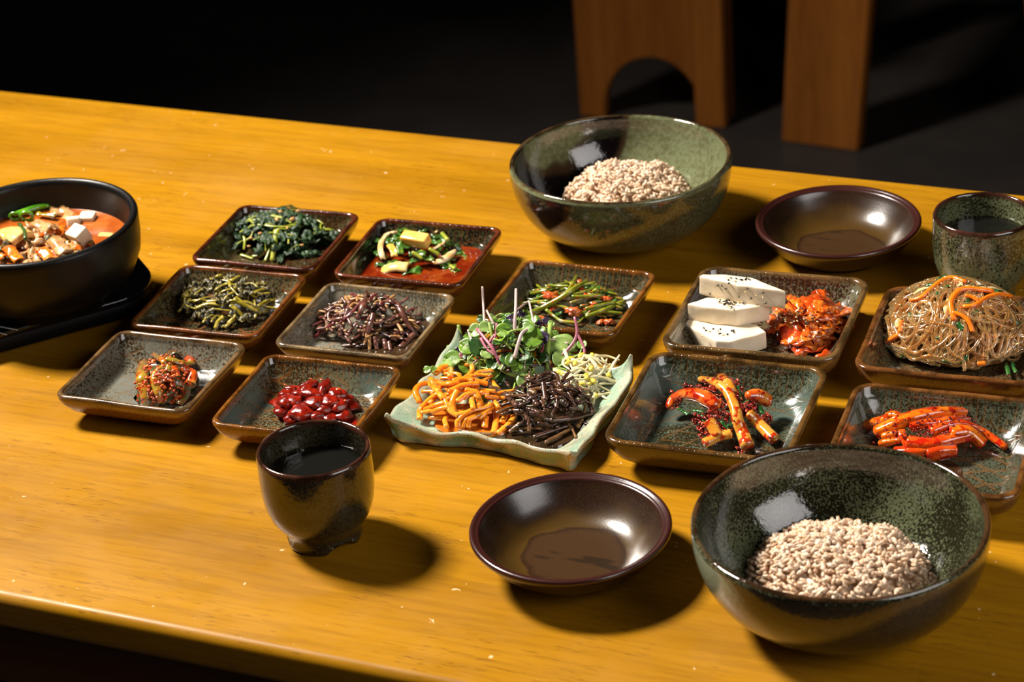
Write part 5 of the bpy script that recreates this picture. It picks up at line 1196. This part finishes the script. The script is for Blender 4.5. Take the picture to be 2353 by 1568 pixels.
big = [ # stalk, width, material, leaves (x, y, size, material, direction in degrees, down positive), label
 ([(1360, 640), (1380, 680), (1345, 720)], 30, 'stg', [(1340, 790, 230, 'mgpale', 95), (1300, 700, 130, 'mgpale', 200)], 'largest heart-shaped microgreen leaf, hanging over the dark bracken'),
 ([(1250, 740), (1130, 700), (1080, 690)], 22, 'stg', [(1010, 710, 170, 'mgleaf', 150), (1075, 760, 120, 'mgleafd', 110)], 'microgreen pair of leaves above the orange strips, centre'),
 ([(1220, 700), (1190, 640), (1160, 600)], 24, 'stg', [(1140, 590, 140, 'mgleafd', 250), (1180, 610, 130, 'mgleaf', 320), (1230, 650, 130, 'mgleaf', 60)], 'three-leaved microgreen sprig left of the platter centre'),
 ([(700, 620), (760, 600), (860, 650)], 24, 'stg', [(640, 590, 180, 'mgleaf', 190), (830, 610, 120, 'mgpale', 300), (760, 670, 130, 'mgleaf', 20)], 'microgreen sprig at the left over the orange strips'),
 ([(1540, 260), (1515, 450), (1510, 680)], 50, 'stg', [(1545, 270, 70, 'mgpale', 320)], 'thick upright pale green microgreen stalk with a cut tip'),
 ([(1420, 480), (1400, 420), (1360, 380)], 26, 'stg', [(1370, 400, 210, 'mgleaf', 10), (1320, 300, 160, 'mgleaf', 200), (1350, 470, 130, 'mgpale', 350)], 'bright microgreen sprig at the middle top of the pile'),
 ([(1600, 640), (1660, 600), (1620, 560)], 26, 'stg', [(1640, 500, 300, 'mgpale', 20), (1640, 590, 190, 'mgpale', 60)], 'broad pale microgreen leaf at the right beside the bean sprouts'),
 ([(1450, 520), (1470, 470), (1440, 400)], 26, 'stpu', [(1455, 400, 150, 'mgpur', 60)], 'dark purple folded microgreen leaf at the right of the pile'),
 ([(880, 560), (840, 520), (800, 500)], 26, 'stg', [(790, 480, 190, 'mgleaf', 200), (870, 480, 190, 'mgleafd', 40)], 'dark green microgreen leaves at the left of the pile'),
 ([(1000, 340), (930, 330), (880, 330)], 24, 'stg', [(860, 330, 150, 'mgpale', 160), (940, 300, 120, 'mgpale', 340)], 'pale microgreen leaf curling at the upper left'),
 ([(760, 750), (820, 800), (880, 850)], 30, 'stg', [(875, 940, 180, 'mgleaf', 115)], 'microgreen sprig drooping with a narrow leaf over the orange strips'),
 ([(880, 600), (890, 650), (900, 690)], 20, 'stg', [(905, 710, 110, 'mgpale', 95)], 'tiny pale microgreen leaf standing between the orange strips and the pile'),
 ([(490, 720), (450, 700), (430, 690)], 16, 'stg', [(410, 692, 80, 'mgleaf', 170), (470, 680, 60, 'mgleaf', 300)], 'tiny microgreen sprig at the far left edge of the platter'),
 ([(1500, 700), (1510, 640), (1500, 600)], 22, 'stg', [(1480, 580, 120, 'mgleafd', 200), (1580, 370, 90, 'mgleaf', 10)], 'microgreen sprig right of the thick pale stalk'),
 ([(1240, 300), (1200, 260), (1180, 230)], 20, 'stw', [(1170, 230, 90, 'mgpur', 170), (1200, 205, 70, 'mgpur', 300)], 'blackish microgreen leaf pair at the very top of the pile'),
 ([(1240, 290), (1250, 240), (1270, 200)], 20, 'stg', [(1275, 180, 80, 'mgpur', 300)], 'single blackish microgreen leaf at the top, beside the white stalk'),
 ([(1440, 290), (1470, 260), (1490, 250)], 16, 'stpu', [(1500, 245, 80, 'mgpur', 350), (1430, 260, 60, 'mgpur', 180)], 'small blackish microgreen leaves at the upper right'),
 ([(1390, 280), (1370, 250), (1360, 220)], 18, 'stg', [(1365, 235, 120, 'mgleaf', 290)], 'bright round microgreen leaf at the top right of the white stalks'),
 ([(1700, 730), (1740, 720), (1770, 700)], 18, 'stg', [(1740, 700, 100, 'mgpur', 180), (1790, 710, 90, 'mgpur', 60)], 'blackish microgreen leaf pair by the bean sprouts'),
 ([(1800, 540), (1820, 500), (1825, 470)], 16, 'stg', [(1825, 460, 100, 'mgleaf', 280)], 'bright microgreen leaf at the right end of the pink stalk'),
 ([(1040, 330), (1080, 310), (1120, 290)], 20, 'stg', [(1110, 330, 150, 'mgleaf', 160), (1140, 280, 110, 'mgleafd', 340)], 'microgreen leaves at the upper middle left of the pile'),
 ([(1080, 470), (1100, 430), (1120, 400)], 20, 'stg', [(1130, 400, 120, 'mgleaf', 190), (1170, 400, 110, 'mgleafd', 0)], 'small microgreen pair in the centre of the pile'),
 ([(940, 600), (960, 560), (980, 540)], 20, 'stg', [(960, 540, 130, 'mgpale', 230), (1010, 640, 120, 'mgleafd', 120)], 'grey-green microgreen leaf in the centre left'),
 ([(830, 350), (835, 310), (840, 290)], 14, 'stg', [(840, 300, 80, 'mgleafd', 270)], 'small dark microgreen leaf at the top left end'),
 ([(1300, 640), (1300, 590), (1290, 550)], 20, 'stg', [(1290, 560, 140, 'mgleafd', 200), (1320, 600, 130, 'mgleafd', 340)], 'dark microgreen leaves in the middle of the pile'),
 ([(740, 560), (720, 540), (700, 540)], 18, 'stpu', [(710, 520, 100, 'mgpur', 180), (740, 560, 80, 'stp', 30)], 'magenta and purple microgreen leaf at the left of the pile')]
for pts, w, sm, lv, lb in big: sprig(pts, w, sm, lv, lb)
for pts, w, sm, lb, hs in (([(1535, 650), (1600, 590), (1740, 465), (1785, 380), (1765, 285)], 34, 'stp', 'long pink stalk rising at the right above the bean sprouts', [0, .001, .003, .006, .010]), ([(1790, 385), (1850, 520), (1760, 685)], 30, 'stp', 'pink stalk bent down towards the dark leaves by the sprouts', [.004, .001, 0]),
    ([(870, 325), (1000, 490), (1060, 610), (1090, 695)], 34, 'stp', 'longest mauve stalk sloping from upper left over the pile', [.003] * 4), ([(900, 400), (960, 500), (1040, 560), (1110, 610)], 30, 'stp', 'mauve stalk parallel to the longest mauve stalk', [.002] * 4), ([(790, 345), (840, 480), (900, 570)], 28, 'stw', 'pale mauve stalk at the left of the pile', [.004, .001, 0]),
    ([(1050, 285), (1040, 370), (1010, 430), (1020, 520)], 28, 'stp', 'curved mauve stalk in the upper left centre', [.004, .002, .001, 0]), ([(1205, 320), (1225, 200), (1235, 90)], 34, 'stw', 'white-pink stalk standing tallest at the top of the pile', [.000, .008, .016]), ([(935, 275), (932, 180), (930, 85)], 26, 'stw', 'thin pinkish stalk standing upright at the top left', [.002, .010, .018]),
    ([(1020, 262), (990, 230), (960, 195)], 24, 'stw', 'short white stalk tip leaning left at the top', [.001, .004, .007]), ([(1210, 580), (1250, 430), (1290, 340), (1385, 300)], 36, 'stw', 'white-pink stalk curving through the middle of the pile', [.002] * 4), ([(1390, 280), (1370, 210), (1350, 140)], 24, 'stw', 'lilac stalk at the top right going up to a bend', [.001, .005, .010]),
    ([(1350, 140), (1300, 150), (1240, 175)], 22, 'stw', 'lilac stalk lying nearly level at the very top', [.010, .008, .006]), ([(730, 470), (715, 380), (700, 310)], 44, 'stg', 'thick pale green cut stalk at the left of the pile', [0, .003, .005]), ([(980, 280), (995, 340), (1010, 410)], 30, 'stg', 'green stalk end pointing up at the upper left', [.004, .002, 0]),
    ([(1080, 385), (1200, 330), (1290, 320)], 24, 'stg', 'thin green stalk level across the top centre', [.002] * 3), ([(1590, 680), (1700, 610), (1820, 540)], 28, 'stg', 'green stalk sloping over the bean sprouts', [.002] * 3), ([(1640, 720), (1690, 770), (1720, 810)], 30, 'stpu', 'short purple stalk over the dark bracken', [.001] * 3), ([(1110, 700), (1180, 730), (1250, 745)], 22, 'stg', 'thin green stalk above the brown bracken', [.001] * 3),
    ([(1020, 410), (1110, 440), (1180, 500)], 28, 'stg', 'pale green stalk across the left centre', [.002] * 3), ([(1430, 350), (1500, 400), (1620, 420), (1700, 450)], 22, 'stw', 'pinkish stalk stretching right from the dark purple leaf', [.002] * 4), ([(1340, 560), (1350, 510), (1400, 485)], 26, 'stpu', 'small dark red hooked stalk in the right centre', [.002] * 3),
    ([(1150, 440), (1240, 470), (1290, 530)], 30, 'stg', 'green stalk at the heart of the pile', [.001] * 3), ([(650, 600), (760, 590), (850, 640), (1000, 680)], 22, 'stg', 'thin green stalk along the lower left', [.001] * 4), ([(1270, 620), (1310, 600), (1370, 560)], 24, 'stg', 'short green stalk above the largest leaf', [.002] * 3), ([(1560, 680), (1640, 680), (1700, 700)], 26, 'stg', 'pale green stalk beside the sprouts, low', [.002] * 3),
    ([(1700, 710), (1780, 745), (1860, 760)], 20, 'stg', 'thin green stalk reaching right over the sprouts', [.002] * 3), ([(980, 440), (1020, 380), (1080, 350)], 26, 'stp', 'short pink stalk at the upper left', [.002] * 3), ([(1200, 850), (1215, 780), (1210, 700)], 22, 'stg', 'thin green stalk hanging over the orange and brown border', [0, 0, .001])):
    sprig(pts, w, sm, [], lb, hs=hs, lift=.003)
# small filler leaves that make the tuft dense
def f(i, rg, u, v):
    c = hpoint(HM, u * .9, v * .85, rg.uniform(-.004, .002)); a = rg.uniform(0, 6.28); m = rg.choice(['mgleaf', 'mgleafd', 'mgleafd', 'mgleaf', 'mgpale'])
    r_ = thing('microgreen_sprig', tuple(c), label='small microgreen sprig buried inside the pile', cat='sprig', group='buried microgreen sprigs')
    d = np.array([math.cos(a), math.sin(a), rg.uniform(-.3, .4)]); nrm = np.array([rg.uniform(-.7, .7), rg.uniform(-.9, .3), 1.0])
    mb = MB(); tube(mb, [c - d * .009 - np.array([0, 0, .004]), c - d * .004, c], .0006, 6, 8, 1, None, 0, rg); build('stalk', mb, F[rg.choice(['stg', 'stg', 'stp', 'stw'])], r_)
    mb = MB(); lobe(mb, c, d, nrm, rg.uniform(.005, .009), 1.15, seed=i); build('leaf', mb, F[m], r_)
scatter(150, 51, HM, f)
HC = Heap((HM.c[0] + .004, HM.c[1] - .016), .034, .024, .008, .026, .7)
def f(i, rg, u, v):
    p = hpoint(HC, u, v, rg.uniform(-.006, .0)); a = rg.uniform(0, 6.28); L = rg.uniform(.005, .011)
    q = [p + np.array([math.cos(a) * L * t, math.sin(a) * L * t, rg.uniform(-.002, .002)]) for t in (-1, 0, 1)]
    org = p[0] < HC.c[0] - .006; mb = MB(); tube(mb, q, rg.uniform(.0016, .002) if org else rg.uniform(.0009, .0016), 7, 9, .85, None, .1, rg)
    if org: build('radish_strip', mb, F['orange'], label=LO, cat='radish', group='orange radish strips')
    else: build('bracken_piece', mb, F['dfern'], label=WORD['dfern'] + ' bracken stem piece on the celadon platter', cat='stem', group=WORD['dfern'] + ' bracken stems on the platter')
scatter(44, 63, HC, f)

# ---- stew in the black bowl
HT_ = Heap((TC[0] + .002, TC[1] - .016), .072, .058, BZ - .004, .019, .6)
def st_leaf(pts, w, m, name, lb, cat='vegetable', grp=None, **k): leafy('A0', pts, w, HT_, m, name, lb, cat, grp, **k)
def cubeat(x, y, sx, sy, sz, rot, tilt, m, name, lb, lift=0, seed=0):
    P = ray('A0', x, y, HT_); bm = MB(); box(bm, -sx / 2, sx / 2, -sy / 2, sy / 2, -sz / 2, sz / 2, .0016)
    Rm = np.array(Matrix.Rotation(math.radians(rot), 3, 'Z') @ Matrix.Rotation(math.radians(tilt), 3, 'X'))
    bm.v[0] = bm.v[0] @ Rm.T + P + np.array([0, 0, lift]); return build(name, bm, F[m], label=lb, cat='tofu' if 'tofu' in name else 'vegetable')
def f(i, rg, u, v):
    p = hpoint(HT_, u * .9, v * .9, rg.uniform(-.004, .002)); a = rg.uniform(0, 6.28); L = rg.uniform(.006, .012)
    q = [p + np.array([math.cos(a) * L * t, math.sin(a) * L * t, -abs(t) * .003]) for t in (-1, 0, 1)]
    mb = MB(); sheet(mb, q, rg.uniform(.006, .013), 12, 8, .0028, .6, .0014, i, leafprof, edge=.2, freq=200)
    m = rg.choice(['meat', 'meat', 'kimchi', 'mustleaf', 'gkim', 'meat'])
    build('stew_piece', mb, F[m], label='folded piece of meat or kimchi in the orange stew', cat='stew piece', group='mixed pieces in the stew')
scatter(90, 61, HT_, f)
cubeat(665, 430, .014, .012, .011, 15, 6, 'tofu', 'tofu_cube', 'white tofu cube at the right of the stew, topmost', .003)
cubeat(600, 560, .016, .014, .015, -20, 25, 'tofu', 'tofu_cube', 'tilted tofu cube in the middle of the stew', .004)
cubeat(560, 460, .012, .010, .010, 30, -15, 'tofu', 'tofu_cube', 'small tofu cube with a green shred behind the tilted one', .004)
cubeat(790, 555, .014, .012, .008, 5, 5, 'courg', 'squash_chunk', 'yellow squash chunk at the right rim of the stew', .0)
st_leaf([(0, 560), (90, 530), (180, 560)], 190, 'courg', 'courgette_slice', 'thick yellow courgette slice at the left of the stew', lift=.006, curl=.3, thick=.006, amp=.0004, edge=.02)
st_leaf([(150, 480), (190, 540), (200, 600)], 26, 'skin', 'courgette_slice', 'dark green courgette rind sliver right of the yellow slice', lift=.006, curl=.2, thick=.003, edge=.02)
st_leaf([(300, 340), (380, 330), (440, 420)], 120, 'meat', 'pork_slice', 'folded pale pork slice at the top of the stew', 'meat', lift=.006, curl=.8, thick=.002, amp=.002)
st_leaf([(440, 320), (500, 370), (560, 450)], 130, 'meat', 'pork_slice', 'pale pork slice right of the top one in the stew', 'meat', lift=.005, curl=.6, thick=.002, amp=.002)
st_leaf([(200, 470), (300, 460), (400, 500)], 110, 'meat', 'pork_slice', 'brown pork slice under the green chilli', 'meat', lift=.004, curl=.5, thick=.002, amp=.002)
st_leaf([(400, 560), (450, 620), (510, 680)], 120, 'meat', 'mushroom_piece', 'grey-brown mushroom piece left of the tilted tofu', 'mushroom', lift=.004, curl=.5, thick=.002, amp=.002)
st_leaf([(60, 640), (100, 680), (150, 740)], 90, 'kimchi', 'kimchi_strip', 'orange kimchi strip at the front of the stew', 'kimchi', lift=.004, curl=.4, thick=.001)
st_leaf([(320, 640), (360, 680), (390, 720)], 110, 'kimchi', 'kimchi_strip', 'orange kimchi strip near the front rim of the stew', 'kimchi', lift=.003, curl=.4, thick=.001)
st_leaf([(0, 690), (40, 710)], 70, 'kimchi', 'kimchi_strip', 'orange kimchi strip at the left frame edge of the stew', 'kimchi', lift=.003, curl=.4, thick=.001)
st_leaf([(290, 420), (360, 430), (430, 440)], 44, 'mustard', 'green_shred', 'olive-green shred on the pork under the chilli', lift=.008, curl=.4)
ch = thing('green_chilli_slice', tuple(ray('A0', 200, 400, HT_) + np.array([0, 0, .01])), label='bright green sliced chilli on top of the stew', cat='chilli')
mb = MB(); P = [p + np.array([0, 0, .008]) for p in hp('A0', [(375, 362), (290, 375), (200, 405), (110, 430)], HT_)]
tube(mb, P, wz('A0', 56, P[0]) / 2, 12, 20, .8, lambda u: .35 + .75 * math.sin(math.pi * (.15 + u * .7)), .02); build('chilli_strip', mb, F['chilli'], ch)
for x, y, r in ((88, 385, 46), (125, 445, 40), (212, 445, 46), (200, 368, 34)):
    c = ray('A0', x, y, HT_) + np.array([0, 0, .008]); k = wz('A0', r, c); mb = MB()
    e1 = RV; e2 = UV * .8 - WV * .4
    tube(mb, [c + e1 * k * math.cos(t) + e2 * k * .8 * math.sin(t) for t in np.linspace(0, 2 * math.pi, 13)], k * .24, 8, 30, 1.2, None, .03); build('chilli_ring', mb, F['chilli'], ch)
